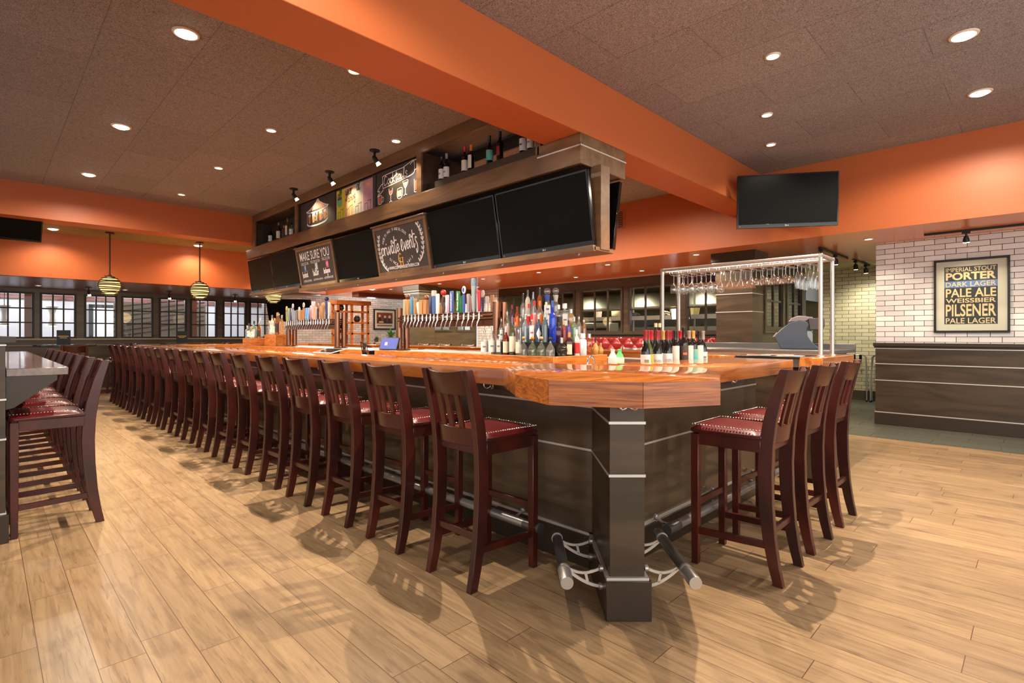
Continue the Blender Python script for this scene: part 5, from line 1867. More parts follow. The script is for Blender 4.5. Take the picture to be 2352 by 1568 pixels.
def bottle(nm, x, y, z, H, r, shape, gl, lb, cp, label, group, face=-PI * .75):
    o = thing(nm, label, 'bottle', (x, y, z), face, group)
    prof, top, l0, l1 = SHAPE[shape]
    if shape == 'square':
        sq(MB(), prof, r, H).build('body', GLC[gl], o)
    else:
        MB().lathe([(r * a, H * b) for a, b in prof], 18).build('body', GLC[gl], o)
    if lb != 'none':
        tall_ = {'tall': (.12, .60), 'darkl': (.16, .56), 'teal': (.16, .50), 'creamd': (.08, .5), 'redp': (.2, .5)}.get(lb, (l0, l1))
        half = {'tall': .9, 'redp': .6, 'darkl': 1.3}.get(lb, 1.75)
        m = MB()
        if shape == 'square':
            m.box(-r * .78, r * .78, -1, 1, 0, 1)
            m = MB().box(r, r + .0012, -r * .74, r * .74, tall_[0] * H, tall_[1] * H)
        elif lb == 'whited':
            pts = []
            for k in range(9):
                a = -.8 + 1.6 * k / 8
                q = 1 - abs(a) / .8
                pts.append([((r + .001) * math.cos(a), (r + .001) * math.sin(a), H * (.32 - .22 * q)), ((r + .001) * math.cos(a), (r + .001) * math.sin(a), H * (.32 + .2 * q))])
            for p, q in zip(pts, pts[1:]):
                m.add([p[0], q[0], q[1], p[1]], [(0, 1, 2, 3)])
        else:
            n = 14
            lo = [[((r + .0012) * math.cos(a), (r + .0012) * math.sin(a), H * zz) for a in [-half + 2 * half * i / n for i in range(n + 1)]] for zz in tall_]
            m.loft(lo, caps=False, closed=False)
        lab = m.build('label', mat('bottle_label_' + lb, LBC[lb], rough=.55), o)
        if lb in ('crema', 'whitep', 'teal', 'white', 'darkl', 'whiteb'):
            t = MB()
            rr = r + .0022

            def wrap(u, v):
                a = u / rr
                return (rr * math.cos(a), rr * math.sin(a), v)
            zc = H * (tall_[0] + tall_[1]) / 2
            if lb == 'crema':
                vs, fs, asp = text_geo('LA CREMA')
                t.add([wrap((p[0] - .5) * r * 1.75, zc + (p[1] - .5) * .009) for p in vs], fs)
                t.add([wrap(-.003, zc - .014), wrap(.003, zc - .014), wrap(0, zc - .02)], [(0, 1, 2)])
                t.build('lettering', mat('label_ink', (60, 58, 62), rough=.6), lab)
            elif lb == 'teal':
                t.add([wrap(-r * .9, zc + H * .05), wrap(0, zc + H * .05), wrap(r * .9, zc + H * .05), wrap(r * .9, H * tall_[1]), wrap(0, H * tall_[1]), wrap(-r * .9, H * tall_[1])], [(0, 1, 4, 5), (1, 2, 3, 4)])
                t.build('orange_field', mat('label_orange', (206, 126, 44), rough=.6), lab)
            else:
                w_ = r * .5
                c_ = {'whitep': (214, 110, 140), 'white': (128, 132, 128), 'darkl': (220, 110, 70), 'whiteb': (60, 84, 150)}[lb]
                if shape == 'square':
                    t.box(r + .0012, r + .002, -w_, w_, zc - .008, zc + .008)
                else:
                    t.add([wrap(-w_, zc - .008), wrap(0, zc - .008), wrap(w_, zc - .008), wrap(w_, zc + .010), wrap(0, zc + .010), wrap(-w_, zc + .010)], [(0, 1, 4, 5), (1, 2, 3, 4)])
                t.build('label_mark', mat('label_mark_' + lb, c_, rough=.6), lab)
    cm = mat('cap_' + cp, CPC[cp], rough=.3, metal=.9 if cp in ('pourer', 'steelcap', 'silver', 'gold') else 0, coat=.2)
    c = MB()
    nr = max(r * prof[-1][0], .007)
    t0 = top * H
    if cp == 'pourer':
        c.lathe([(nr * 1.05, t0 - .006), (nr * 1.1, t0 + .012), (nr * .6, t0 + .02)], 12).tube([(0, 0, t0 + .015), (.003, .0, t0 + (H - t0) * .6), (.014, .0, H)], [.0055, .0045, .003], 8)
    elif cp == 'ball':
        br = r * 1.12
        c.sphere((0, 0, H - br), br, 18, 12)
    elif cp in ('cork', 'orange', 'black') and shape == 'squat':
        c.sphere((0, 0, H - nr * 1.75), nr * 1.75, 14, 8, .9)
    elif shape in ('burg', 'bdx'):
        k0 = .76 if shape == 'burg' else .79
        H2 = H
        if cp == 'corkst':
            c.lathe([(r * .36, H * .95), (r * .38, H * 1.09), (0, H * 1.09)], 14)
        else:
            c.lathe([(nr * 1.03, H * k0), (nr * 1.06, H * .95), (nr * 1.12, H * .955), (nr * 1.12, H * .995), (0, H)], 16)
    elif shape == 'tall':
        c.lathe([(nr * 1.35, H * .70), (nr * 1.15, H * .80), (nr * 1.05, H * .98), (0, H)], 16)
    else:
        wide = 1.9 if (shape == 'square' and cp in ('white', 'silver')) else 1.15
        c.lathe([(nr * wide, t0 - .014), (nr * wide, H * .985), (nr * wide * .85, H), (0, H)], 16)
    c.build('stopper' if cp in ('ball', 'cork', 'corkst') else 'pourer' if cp == 'pourer' else 'cap', GLC['clear'] if cp == 'ball' else cm, o)
    if shape == 'crown':
        MB().lathe([(r * .55, H * .50), (r * .62, H * .56), (r * .9, H * .70), (r * .92, H * .74), (r * .6, H * .70)], 18, caps=False).build('collar', mat('crown_blue', (52, 76, 160), rough=.3) if lb == 'whiteb' else GLC['frost'], o)
    return o


TIER = {1.058: 'on the front edge of the island', 1.185: 'on the lower step of the island', 1.32: 'on the middle step of the island', 1.45: 'on the island'}
LIQ = [
    (3.610, 4.007, 1.058, 0.263, 0.0363, 'liquor', 'clear', 'white', 'pourer', 'clear spirit bottle with white berry label and metal pourer'),
    (3.610, 3.891, 1.058, 0.289, 0.0363, 'liquor', 'clear', 'white', 'steelcap', 'clear spirit bottle with white herb label'),
    (3.610, 3.800, 1.058, 0.252, 0.0262, 'square', 'clear', 'white', 'green', 'slim clear bottle with white label and dark green cap'),
    (3.610, 3.691, 1.058, 0.271, 0.0304, 'liquor', 'redliq', 'cream', 'clearcap', 'bottle of dark red liquor under a cream label band'),
    (3.610, 3.605, 1.058, 0.372, 0.0301, 'liquor', 'olive', 'cream', 'grey', 'olive green bottle with grey foil neck and cream label band'),
    (3.610, 3.523, 1.058, 0.264, 0.0276, 'liquor', 'clear', 'cream', 'pourer', 'clear bottle with cream label band, right of the olive green one'),
    (3.610, 3.454, 1.058, 0.187, 0.0404, 'squat', 'clear', 'none', 'cork', 'squat round bellied bottle with cork stopper, leftmost of its four'),
    (3.610, 3.340, 1.058, 0.187, 0.0427, 'squat', 'paleg', 'none', 'orange', 'squat round bellied bottle with orange stopper'),
    (3.610, 3.229, 1.058, 0.187, 0.0420, 'squat', 'paleg', 'none', 'cork', 'squat round bellied bottle with cork stopper, third of its four'),
    (3.610, 3.120, 1.058, 0.182, 0.0413, 'squat', 'clear', 'none', 'black', 'squat round bellied bottle with black stopper'),
    (3.744, 3.100, 1.058, 0.174, 0.0548, 'globe', 'darkliq', 'none', 'silver', 'round globe bottle half full of dark liquor'),
    (3.853, 3.100, 1.058, 0.223, 0.0310, 'square', 'brown', 'creamd', 'orange', 'square brown bottle with cream label and orange cap'),
    (3.966, 3.100, 1.058, 0.250, 0.0276, 'liquor', 'milk', 'red', 'white', 'milky bottle with red label'),
    (4.060, 3.100, 1.058, 0.213, 0.0341, 'square', 'white', 'none', 'white', 'square white bottle with wide white cap'),
    (4.162, 3.100, 1.058, 0.211, 0.0259, 'square', 'amber', 'none', 'silver', 'narrow amber bottle with silver cap at the right'),
    (4.266, 3.100, 1.058, 0.170, 0.0288, 'globe', 'gold', 'none', 'black', 'golden round bottle with black pourer'),
    (4.355, 3.100, 1.058, 0.117, 0.0264, 'globe', 'gold', 'none', 'gold', 'small golden round bottle at the right end'),
    (3.745, 3.899, 1.185, 0.250, 0.0242, 'liquor', 'clear', 'white', 'pourer', 'clear bottle with white label behind the slim green capped one'),
    (3.745, 3.813, 1.185, 0.326, 0.0267, 'liquor', 'clear', 'pink', 'pourer', 'clear bottle with pink label and pourer'),
    (3.745, 3.703, 1.185, 0.245, 0.0249, 'liquor', 'clear', 'redw', 'red', 'clear bottle with red and white label'),
    (3.745, 3.629, 1.185, 0.249, 0.0261, 'liquor', 'clear', 'none', 'pourer', 'clear bottle with pourer behind the cream banded one'),
    (3.745, 3.561, 1.185, 0.274, 0.0299, 'liquor', 'bluec', 'none', 'silver', 'pale blue bottle behind the squat bottles'),
    (3.745, 3.476, 1.185, 0.272, 0.0301, 'square', 'clear', 'whitep', 'red', 'square clear bottle with white label and pink lips mark'),
    (3.745, 3.385, 1.185, 0.269, 0.0313, 'liquor', 'navy', 'whited', 'steelcap', 'navy bottle with white diamond label'),
    (3.745, 3.304, 1.185, 0.288, 0.0294, 'liquor', 'slate', 'none', 'silver', 'slate grey bottle right of the white diamond one'),
    (3.775, 3.235, 1.185, 0.394, 0.0334, 'liquor', 'cobalt', 'none', 'bluecap', 'tall cobalt blue bottle'),
    (3.858, 3.235, 1.185, 0.189, 0.0296, 'square', 'purple', 'none', 'black', 'dark purple square bottle'),
    (3.940, 3.235, 1.185, 0.209, 0.0235, 'liquor', 'redliq', 'none', 'cork', 'red amber bottle right of the dark purple one'),
    (4.012, 3.235, 1.185, 0.213, 0.0237, 'liquor', 'violet', 'none', 'black', 'violet bottle behind the orange capped one'),
    (4.099, 3.235, 1.185, 0.250, 0.0287, 'liquor', 'greeng', 'none', 'silver', 'pale green bottle with silver cap'),
    (4.174, 3.235, 1.185, 0.269, 0.0262, 'liquor', 'clear', 'none', 'pourer', 'clear bottle with pourer right of the pale green one'),
    (4.255, 3.235, 1.185, 0.235, 0.0265, 'liquor', 'amber', 'none', 'pourer', 'amber bottle with pourer at the right of the second step'),
    (3.875, 3.872, 1.320, 0.250, 0.0254, 'liquor', 'purple', 'none', 'redd', 'purple bottle with dark red cap'),
    (3.875, 3.799, 1.320, 0.229, 0.0251, 'liquor', 'amberr', 'orange', 'redd', 'bottle with orange label and red cap'),
    (3.875, 3.716, 1.320, 0.362, 0.0282, 'tall', 'clear', 'none', 'black', 'tall clear bottle with black sleeved neck'),
    (3.875, 3.638, 1.320, 0.251, 0.0274, 'liquor', 'clear', 'red', 'red', 'clear bottle with red label and red cap, left of its pair'),
    (3.875, 3.555, 1.320, 0.275, 0.0299, 'liquor', 'clear', 'redw', 'red', 'clear bottle with red and white label and red cap, right of its pair'),
    (3.875, 3.485, 1.320, 0.272, 0.0307, 'liquor', 'clear', 'orange', 'orange', 'clear bottle with orange label and orange cap'),
    (3.875, 3.401, 1.320, 0.257, 0.0271, 'liquor', 'clear', 'white', 'cream', 'clear bottle with cream cap left of the cobalt blue one'),
    (4.021, 3.365, 1.320, 0.235, 0.0308, 'liquor', 'clear', 'dark', 'white', 'clear bottle with dark label and white cap'),
    (4.112, 3.365, 1.320, 0.252, 0.0328, 'square', 'clear', 'white', 'white', 'square clear bottle with white label and white cap'),
    (4.209, 3.365, 1.320, 0.200, 0.0304, 'square', 'ambere', 'none', 'silver', 'pale amber jar with silver stopper'),
    (3.990, 3.758, 1.450, 0.275, 0.0265, 'tall', 'frost', 'none', 'grey', 'tall frosted bottle with grey neck on the top step'),
    (3.990, 3.681, 1.450, 0.251, 0.0245, 'tall', 'clear', 'none', 'bluew', 'tall clear bottle with blue and white neck on the top step'),
    (3.990, 3.592, 1.450, 0.288, 0.0248, 'tall', 'amberd', 'none', 'brown', 'tall dark amber bottle on the top step'),
    (3.990, 3.489, 1.450, 0.278, 0.0306, 'crown', 'clear', 'whiteb', 'ball', 'bottle with blue crown collar and clear ball stopper'),
    (4.110, 3.480, 1.450, 0.288, 0.0297, 'crown', 'clear', 'none', 'ball', 'bottle with plain neck and clear ball stopper'),
]
MB().box(3.905, 4.14, 3.42, 3.93, 1.32, 1.449).build('bottle_step', M_BLACK, isl, world=True)
for x, y, z, H, r, sh, gl, lb, cp, ds in LIQ:
    words = (ds + ' ' + TIER[z]).split()
    bottle('liquor_bottle', x, y, z + .0005, H, r, sh, gl, lb, cp, ds + ' ' + TIER[z] if len(words) <= 16 else ds, 'liquor bottles at the near end of the island')
# wines behind the short counter
ub = thing('underbar', 'steel underbar bench behind the short counter with a raised bottle ledge', 'bench', (3.7, 2.2, 0))
MB().box(3.0, 4.36, 1.9, 2.62, .06, .92).build('body', M_STEELD, ub, world=True)
MB().box(2.98, 4.38, 2.30, 2.64, .92, .945).build('steel_top', M_STEEL, ub, world=True, bevel=.003)
MB().box(2.98, 4.36, 1.90, 2.30, .92, .99).build('bottle_ledge', M_STEEL, ub, world=True, bevel=.003)
WINE = [
    (3.341, 1.991, 0.990, 0.302, 0.0340, 'burg', 'blackg', 'white', 'redm', 'dark wine bottle with pale label and red capsule, leftmost'),
    (3.409, 2.009, 0.990, 0.302, 0.0340, 'burg', 'greenw', 'yellow', 'redm', 'green wine bottle with yellow label'),
    (3.601, 2.095, 0.990, 0.302, 0.0340, 'burg', 'blackg', 'white', 'redb', 'dark wine bottle with bright red capsule behind the green one'),
    (3.509, 1.995, 0.990, 0.302, 0.0340, 'burg', 'blackg', 'crema', 'redm', 'dark wine bottle with white label, right of the green one'),
    (3.696, 2.090, 0.990, 0.302, 0.0340, 'burg', 'blackg', 'white', 'redm', 'dark wine bottle with red capsule behind the first two white labels'),
    (3.766, 2.089, 0.990, 0.302, 0.0340, 'burg', 'blackg', 'none', 'tan', 'dark wine bottle with tan capsule in the back row'),
    (3.816, 2.182, 0.990, 0.332, 0.0340, 'burg', 'blackg', 'none', 'corkst', 'dark wine bottle with tall cork stopper, left of its pair'),
    (3.886, 2.187, 0.990, 0.332, 0.0340, 'burg', 'blackg', 'none', 'corkst', 'dark wine bottle with tall cork stopper, right of its pair'),
    (3.660, 1.992, 0.990, 0.302, 0.0340, 'burg', 'blackg', 'crema', 'redm', 'dark wine bottle with white label, second of the matching pair'),
    (3.860, 2.081, 0.990, 0.302, 0.0340, 'burg', 'blackg', 'none', 'redm', 'dark wine bottle with red capsule in the back row, middle'),
    (3.971, 2.187, 0.990, 0.302, 0.0340, 'bdx', 'blackg', 'none', 'black', 'dark wine bottle with black capsule, far back'),
    (3.932, 2.089, 0.990, 0.302, 0.0340, 'bdx', 'blackg', 'none', 'redb', 'dark wine bottle with crimson capsule'),
    (3.798, 2.005, 0.990, 0.302, 0.0340, 'bdx', 'blackg', 'tall', 'black', 'dark wine bottle with tall white label'),
    (4.124, 2.170, 0.990, 0.302, 0.0340, 'bdx', 'blackg', 'none', 'black', 'dark wine bottle with black capsule behind the tall white label'),
    (4.044, 2.089, 0.990, 0.302, 0.0340, 'bdx', 'blackg', 'redp', 'redb', 'dark wine bottle with red printed letters'),
    (3.939, 2.004, 0.990, 0.327, 0.0340, 'bdx', 'blackg', 'darkl', 'black', 'tall dark wine bottle with dark label and orange square'),
    (4.179, 2.085, 0.990, 0.302, 0.0340, 'bdx', 'blackg', 'none', 'redb', 'dark wine bottle with red capsule right of the tall one'),
    (4.037, 2.009, 0.990, 0.302, 0.0340, 'bdx', 'blackg', 'tall', 'greyc', 'dark wine bottle with tall narrow pale label'),
    (4.111, 2.008, 0.990, 0.302, 0.0340, 'bdx', 'blackg', 'teal', 'tan', 'wine bottle with orange and teal label'),
    (4.180, 1.991, 0.990, 0.302, 0.0340, 'bdx', 'blackg', 'tall', 'black', 'dark wine bottle with pale stamped label'),
    (4.251, 1.991, 0.990, 0.302, 0.0340, 'burg', 'blackg', 'white', 'greyc', 'dark wine bottle with grey capsule, rightmost'),
]
for x, y, z, H, r, sh, gl, lb, cp, ds in WINE:
    bottle('wine_bottle', x, y, z, H, r, sh, gl, lb, cp, ds, 'wine bottles behind the short counter')
# display bottles in the overhead cabinet
for k, (y, H, gl, lb, cp, sh, ds) in enumerate((
        (4.955, .30, 'blackg', 'white', 'black', 'bdx', 'dark wine bottle with white label on the right cabinet shelf, leftmost'),
        (4.862, .31, 'blackg', 'white', 'greyc', 'bdx', 'dark wine bottle with white capsule on the right cabinet shelf, second'),
        (4.535, .31, 'blackg', 'cream', 'redb', 'bdx', 'dark wine bottle with cream label and red capsule on the right cabinet shelf'),
        (4.425, .30, 'blackg', 'tall', 'orange', 'burg', 'dark wine bottle with pale label and orange capsule on the right cabinet shelf'),
        (4.125, .32, 'blackg', 'teal', 'green', 'burg', 'dark wine bottle with teal label and green capsule on the right cabinet shelf'),
        (3.965, .32, 'blackg', 'redp', 'black', 'bdx', 'black wine bottle with red letters on the right cabinet shelf'),
        (3.635, .32, 'blackg', 'whiteb', 'black', 'bdx', 'wine bottle with blue and white label partly behind the orange beam'),
        (3.53, .31, 'blackg', 'white', 'greyc', 'bdx', 'wine bottle with white label partly behind the orange beam, rightmost on its shelf'))):
    bottle('wine_bottle', 3.79, y, 3.0502, H, .037, sh, gl, lb, cp, ds, 'wine bottles on the cabinet shelf', face=PI)
for k, (y, H, gl, lb, cp, sh, ds) in enumerate((
        (10.20, .27, 'blackg', 'white', 'black', 'liquor', 'black bottle with white label on the left cabinet shelf, leftmost'),
        (9.82, .33, 'brown', 'cream', 'silver', 'liquor', 'brown bottle with cream label on the left cabinet shelf, second'),
        (9.58, .24, 'amberd', 'dark', 'silver', 'liquor', 'short dark amber bottle on the left cabinet shelf, third'),
        (9.42, .34, 'amber', 'tall', 'silver', 'liquor', 'tall amber bottle on the left cabinet shelf, fourth'),
        (9.25, .24, 'greeng', 'white', 'black', 'liquor', 'short green bottle on the left cabinet shelf, fifth'),
        (9.02, .36, 'amberd', 'dark', 'green', 'tall', 'tall dark amber bottle on the left cabinet shelf, rightmost'))):
    bottle('liquor_bottle', 3.80, y, 2.9855, H, .042, sh, gl, lb, cp, ds, 'liquor bottles on the cabinet shelf', face=PI)
# far end of the island
FE = [(3.56, 10.72, .2, .24, 'bluec', 'none', 'silver', 'pale blue'), (3.56, 10.62, .2, .28, 'slate', 'white', 'black', 'slate'), (3.56, 10.52, .2, .22, 'clear', 'cream', 'cork', 'clear cream labelled'), (3.64, 10.60, .2, .33, 'greeng', 'white', 'black', 'pale green'),
      (3.56, 10.41, .2, .26, 'clear', 'white', 'pourer', 'clear white labelled'), (3.72, 10.50, .2, .38, 'clear', 'none', 'silver', 'tall clear'), (3.66, 10.41, .2, .30, 'amber', 'dark', 'pourer', 'amber'),
      (3.78, 10.20, .272, .26, 'clear', 'none', 'silver', 'clear unlabelled'), (3.78, 10.08, .272, .36, 'frost', 'white', 'grey', 'frosted'), (3.78, 9.96, .272, .30, 'clear', 'cream', 'cork', 'clear corked'), (3.78, 9.84, .272, .40, 'amberd', 'dark', 'gold', 'dark amber'),
      (3.92, 10.12, .272, .42, 'clear', 'white', 'pourer', 'tall clear pouring'), (3.92, 9.98, .272, .36, 'ambere', 'none', 'silver', 'pale amber')]
for x, y, dz, H, gl, lb, cp, ds in FE:
    z = 1.2005 if dz == .2 else 1.2705
    st_ = 'wooden step' if dz == .2 else 'rear wooden block'
    bottle('liquor_bottle', x, y, z, H, .038, 'liquor', gl, lb, cp, '%s bottle on the %s at the far end of the island' % (ds, st_), 'liquor bottles at the far end of the island', face=PI)
bottle('liquor_bottle', 4.15, 12.3, CZ1, .27, .05, 'liquor', 'brown', 'white', 'redd', 'dark red bottle with white label alone on the far counter', None, face=-PI * .7)

# ================================================================== BEER TOWERS AND TAPS


def tower(y0, y1, label):
    o = thing('beer_tower', label, 'beer tower', (3.9, (y0 + y1) / 2, 1.058))
    for y in (y0, y1):
        for x in (3.855, 3.965):
            MB().cyl((x, y, 1.058), (x, y, 1.61), .042, 20).build('post', M_COPPER, o, world=True)
            MB().lathe([(.058, 0), (.058, .01), (.044, .02)], 20, (x, y, 1.058)).build('flange', M_COPPERB, o, world=True)
    MB().box(3.83, 3.99, y0 + .03, y1 - .03, 1.356, 1.425).box(3.85, 3.97, y0 + .03, y1 - .03, 1.49, 1.512).build('beam', M_COPPERB, o, world=True, bevel=.004)
    for z in (1.442, 1.475):
        MB().cyl((3.83, y0 + .02, z), (3.83, y1 - .02, z), .013, 12).build('pipe', M_COPPER, o, world=True)
        MB().cyl((3.99, y0 + .02, z), (3.99, y1 - .02, z), .013, 12).build('pipe', M_COPPER, o, world=True)
    return o


tower(4.09, 5.95, 'copper pipe beer tower nearer the corner, full of tap handles')
tower(7.67, 9.52, 'copper pipe beer tower farther down the island')
tap0 = None


def tap(x, y, shape, H, col, col2, label, group, side=-1, word=None, wcol=(240, 240, 235)):
    """beer tap: faucet, spout and a handle of its own shape and colour"""
    o = thing('beer_tap', label, 'beer tap', (x, y, 1.458), PI if side < 0 else 0, group)
    MB().cyl((-.052, 0, 0), (.004, 0, 0), .011, 10).cyl((0, 0, -.03), (0, 0, .030), .0125, 12).cyl((0, 0, .03), (0, 0, .05), .006, 8).build('faucet', M_CHROME, o)
    MB().tube([(.0, 0, -.02), (.012, 0, -.045), (.026, 0, -.075), (.036, 0, -.108)], [.010, .0085, .0075, .007], 10).build('spout', M_CHROME, o)
    hm = mat('tap_%d_%d_%d' % col, col, rough=.35, coat=.2)
    z0 = .05
    hb = MB()
    tz = z0 + H
    if shape == 'slab':
        w0, w1, t = .017, .023, .013
        hb.loft([[(-t, -w0, z0), (t, -w0, z0), (t, w0, z0), (-t, w0, z0)], [(-t, -w1, tz * .97), (t, -w1, tz * .97), (t, w1, tz * .97), (-t, w1, tz * .97)], [(-t * .6, -w1 * .8, tz), (t * .6, -w1 * .8, tz), (t * .6, w1 * .8, tz), (-t * .6, w1 * .8, tz)]])
    elif shape == 'block':
        hb.loft([[(-.03, -.028, z0), (.03, -.028, z0), (.03, .028, z0), (-.03, .028, z0)], [(-.034, -.032, tz), (.034, -.032, tz), (.034, .032, tz), (-.034, .032, tz)]])
    elif shape == 'pear':
        hb.lathe([(.014, z0), (.018, z0 + H * .2), (.030, z0 + H * .75), (.028, z0 + H * .92), (.012, tz)], 16)
    elif shape == 'round':
        hb.lathe([(.012, z0), (.016, z0 + H * .1), (.020, z0 + H * .6), (.024, z0 + H * .95), (.02, tz)], 16)
    elif shape == 'tallround':
        hb.lathe([(.014, z0), (.022, z0 + H * .12), (.028, z0 + H * .7), (.030, z0 + H * .74), (.030, tz)], 18)
    elif shape == 'oval':
        hb.lathe([(.010, z0), (.014, z0 + H * .1), (.018, z0 + H * .66)], 14)
    elif shape == 'twist':
        hb.tube([(0, 0, z0), (.0, .012, z0 + H * .3), (0, -.008, z0 + H * .6), (0, .016, z0 + H * .85), (0, .006, tz)], [.013, .019, .021, .022, .012], 12)
    hd = hb.build('handle', hm, o, bevel=.002 if shape in ('slab', 'block') else 0)
    m2 = mat('tap_%d_%d_%d' % col2, col2, rough=.35, coat=.2)
    if shape == 'oval':
        e = MB()
        loops = []
        for s, k in ((-.008, .9), (-.004, 1), (.004, 1), (.008, .9)):
            loops.append([(s, .030 * k * math.cos(2 * PI * i / 20), z0 + H * .83 + H * .0 + .044 * k * math.sin(2 * PI * i / 20)) for i in range(20)])
        e.loft(loops).build('badge', m2, o)
        MB().loft([[(s, .016 * math.cos(2 * PI * i / 14), z0 + H * .83 + .026 * math.sin(2 * PI * i / 14)) for i in range(14)] for s in (.0075, .0095)]).build('emblem', hm, o)
    elif shape == 'tallround':
        MB().lathe([(.0305, z0 + H * .78), (.031, tz - .004), (.026, tz + .006), (0, tz + .006)], 18).build('chrome_top', m2, o)
    elif shape in ('block', 'slab') and col2 == (132, 74, 36):
        MB().sphere((0, 0, tz + .028), .034, 16, 10).build('ball', m2, o)
    elif shape == 'twist':
        MB().sphere((0, .006, tz + .02), .034, 14, 10).build('ball', m2, o)
    else:
        MB().lathe([(.014, z0 - .012), (.017, z0 + .002), (.014, z0 + .008)], 14).build('ferrule', M_CHROME, o)
    if word:
        t = MB(fmat((.0335 if shape == 'block' else .0138, .012, z0 + .025), (0, 0, 1), (0, -1, 0)))
        if shape == 'round':
            t = MB(fmat((.0225, .012, z0 + .025), (.06, 0, 1), (0, -1, 0)))
        text(t, word, 0, 0, H * .8, .022, 0, bold=.02)
        t.build('lettering', mat('tap_word', wcol, rough=.5) if wcol == (240, 240, 235) else mat('tap_word_dark', wcol, rough=.5), o)
    return o


TA = 'taps on the nearer beer tower'
BALL = (132, 74, 36)
DK = (40, 34, 28)
for y, sh, H, c1, c2, ds, wd, wc in (
        (5.685, 'slab', .20, (176, 160, 130), (90, 80, 70), 'speckled tan', None, None), (5.610, 'slab', .20, (178, 134, 94), BALL, 'light wood ball topped', None, None), (5.530, 'slab', .23, (66, 130, 172), (40, 90, 130), 'bright blue tapered', None, None),
        (5.455, 'slab', .20, (160, 122, 86), (200, 190, 180), 'plain tan wood', None, None), (5.382, 'pear', .155, (226, 220, 212), (200, 200, 200), 'white pear shaped', None, None), (5.302, 'block', .17, (178, 134, 94), (150, 110, 70), 'wide wooden block', 'TANGERINE'[:0] or None, DK),
        (5.218, 'block', .17, (170, 124, 84), BALL, 'wooden block with ball on top', None, DK), (5.140, 'slab', .22, (42, 48, 78), (60, 70, 100), 'navy', None, None), (5.070, 'tallround', .27, (72, 108, 166), (196, 190, 182), 'blue with big chrome top', None, None),
        (5.000, 'slab', .235, (222, 220, 220), (180, 180, 180), 'plain white', None, None), (4.895, 'twist', .22, (70, 54, 34), (196, 36, 36), 'dark twisted with red ball', None, None), (4.818, 'slab', .21, (206, 168, 190), (90, 84, 140), 'pink and white', None, None),
        (4.735, 'slab', .25, (70, 100, 176), (60, 80, 150), 'broad blue lettered', 'DOWNEAST', (240, 240, 235)), (4.620, 'slab', .24, (30, 120, 72), (200, 160, 110), 'green lettered', 'Green State', (240, 240, 235)), (4.520, 'oval', .30, (52, 84, 168), (228, 226, 224), 'blue with white oval badge', None, None),
        (4.440, 'round', .20, (150, 140, 140), (190, 190, 190), 'slim grey', None, None), (4.352, 'tallround', .36, (150, 164, 166), (116, 140, 158), 'tall silver grey', None, None), (4.265, 'round', .23, (196, 42, 52), (180, 180, 180), 'red', None, None)):
    tap(3.765, y, sh, H, c1, c2, 'beer tap with %s handle on the nearer copper tower' % ds, TA, word=wd, wcol=wc or (240, 240, 235))
for y, sh, H, c1, c2, ds, wd in ((5.31, 'block', .13, (178, 134, 94), (150, 110, 70), 'short wooden block', None), (4.918, 'slab', .22, (34, 128, 78), (200, 160, 110), 'green', 'Green State'), (4.762, 'slab', .21, (170, 120, 150), (120, 100, 120), 'mauve', None),
                                 (4.532, 'oval', .27, (48, 62, 112), (232, 222, 210), 'navy with pale oval badge', None), (4.458, 'round', .19, (226, 224, 222), (200, 200, 200), 'thin white', None), (4.37, 'slab', .20, (206, 152, 104), (180, 130, 90), 'plain orange wood', None)):
    tap(4.055, y, sh, H, c1, c2, 'beer tap with %s handle on the nearer tower rear' % ds, 'taps on the rear of the nearer beer tower', side=1, word=None)
TB = 'taps on the farther beer tower'
for y, sh, H, c1, c2, ds in (
        (9.375, 'oval', .26, (166, 160, 80), (176, 168, 60), 'yellow green oval topped'), (9.292, 'slab', .22, (110, 138, 140), (100, 120, 120), 'grey green'), (9.205, 'slab', .22, (52, 58, 78), (60, 60, 80), 'dark navy slab'), (9.110, 'oval', .30, (150, 156, 176), (190, 194, 206), 'silver oval topped'),
        (9.020, 'slab', .17, (110, 130, 160), (120, 80, 140), 'teal and purple'), (8.935, 'slab', .18, (96, 84, 56), (150, 130, 60), 'gold and black'), (8.850, 'oval', .22, (170, 160, 160), (220, 216, 216), 'pale oval topped'), (8.765, 'block', .17, (164, 122, 84), (160, 120, 80), 'wooden block'),
        (8.675, 'oval', .30, (170, 120, 92), (214, 208, 204), 'brown with white round badge'), (8.580, 'slab', .20, (92, 140, 196), (80, 120, 170), 'light blue'), (8.500, 'slab', .20, (100, 146, 200), (80, 120, 170), 'sky blue'), (8.400, 'oval', .23, (206, 130, 136), (220, 210, 210), 'pink oval topped'),
        (8.310, 'tallround', .29, (206, 180, 186), (220, 190, 200), 'pale pink lettered'), (8.225, 'slab', .2, (186, 146, 110), (150, 110, 80), 'tan wood'), (8.145, 'oval', .26, (50, 48, 92), (170, 120, 110), 'navy figure topped'), (8.055, 'slab', .2, (164, 122, 82), (150, 110, 80), 'plain wood'),
        (7.965, 'pear', .26, (166, 126, 84), (150, 110, 80), 'carved tan'), (7.850, 'twist', .29, (52, 66, 120), (44, 50, 96), 'blue twisted'), (7.760, 'slab', .26, (214, 186, 176), (190, 150, 140), 'pale lettered')):
    tap(3.765, y, sh, H, c1, c2, 'beer tap with %s handle on the farther copper tower' % ds, TB)

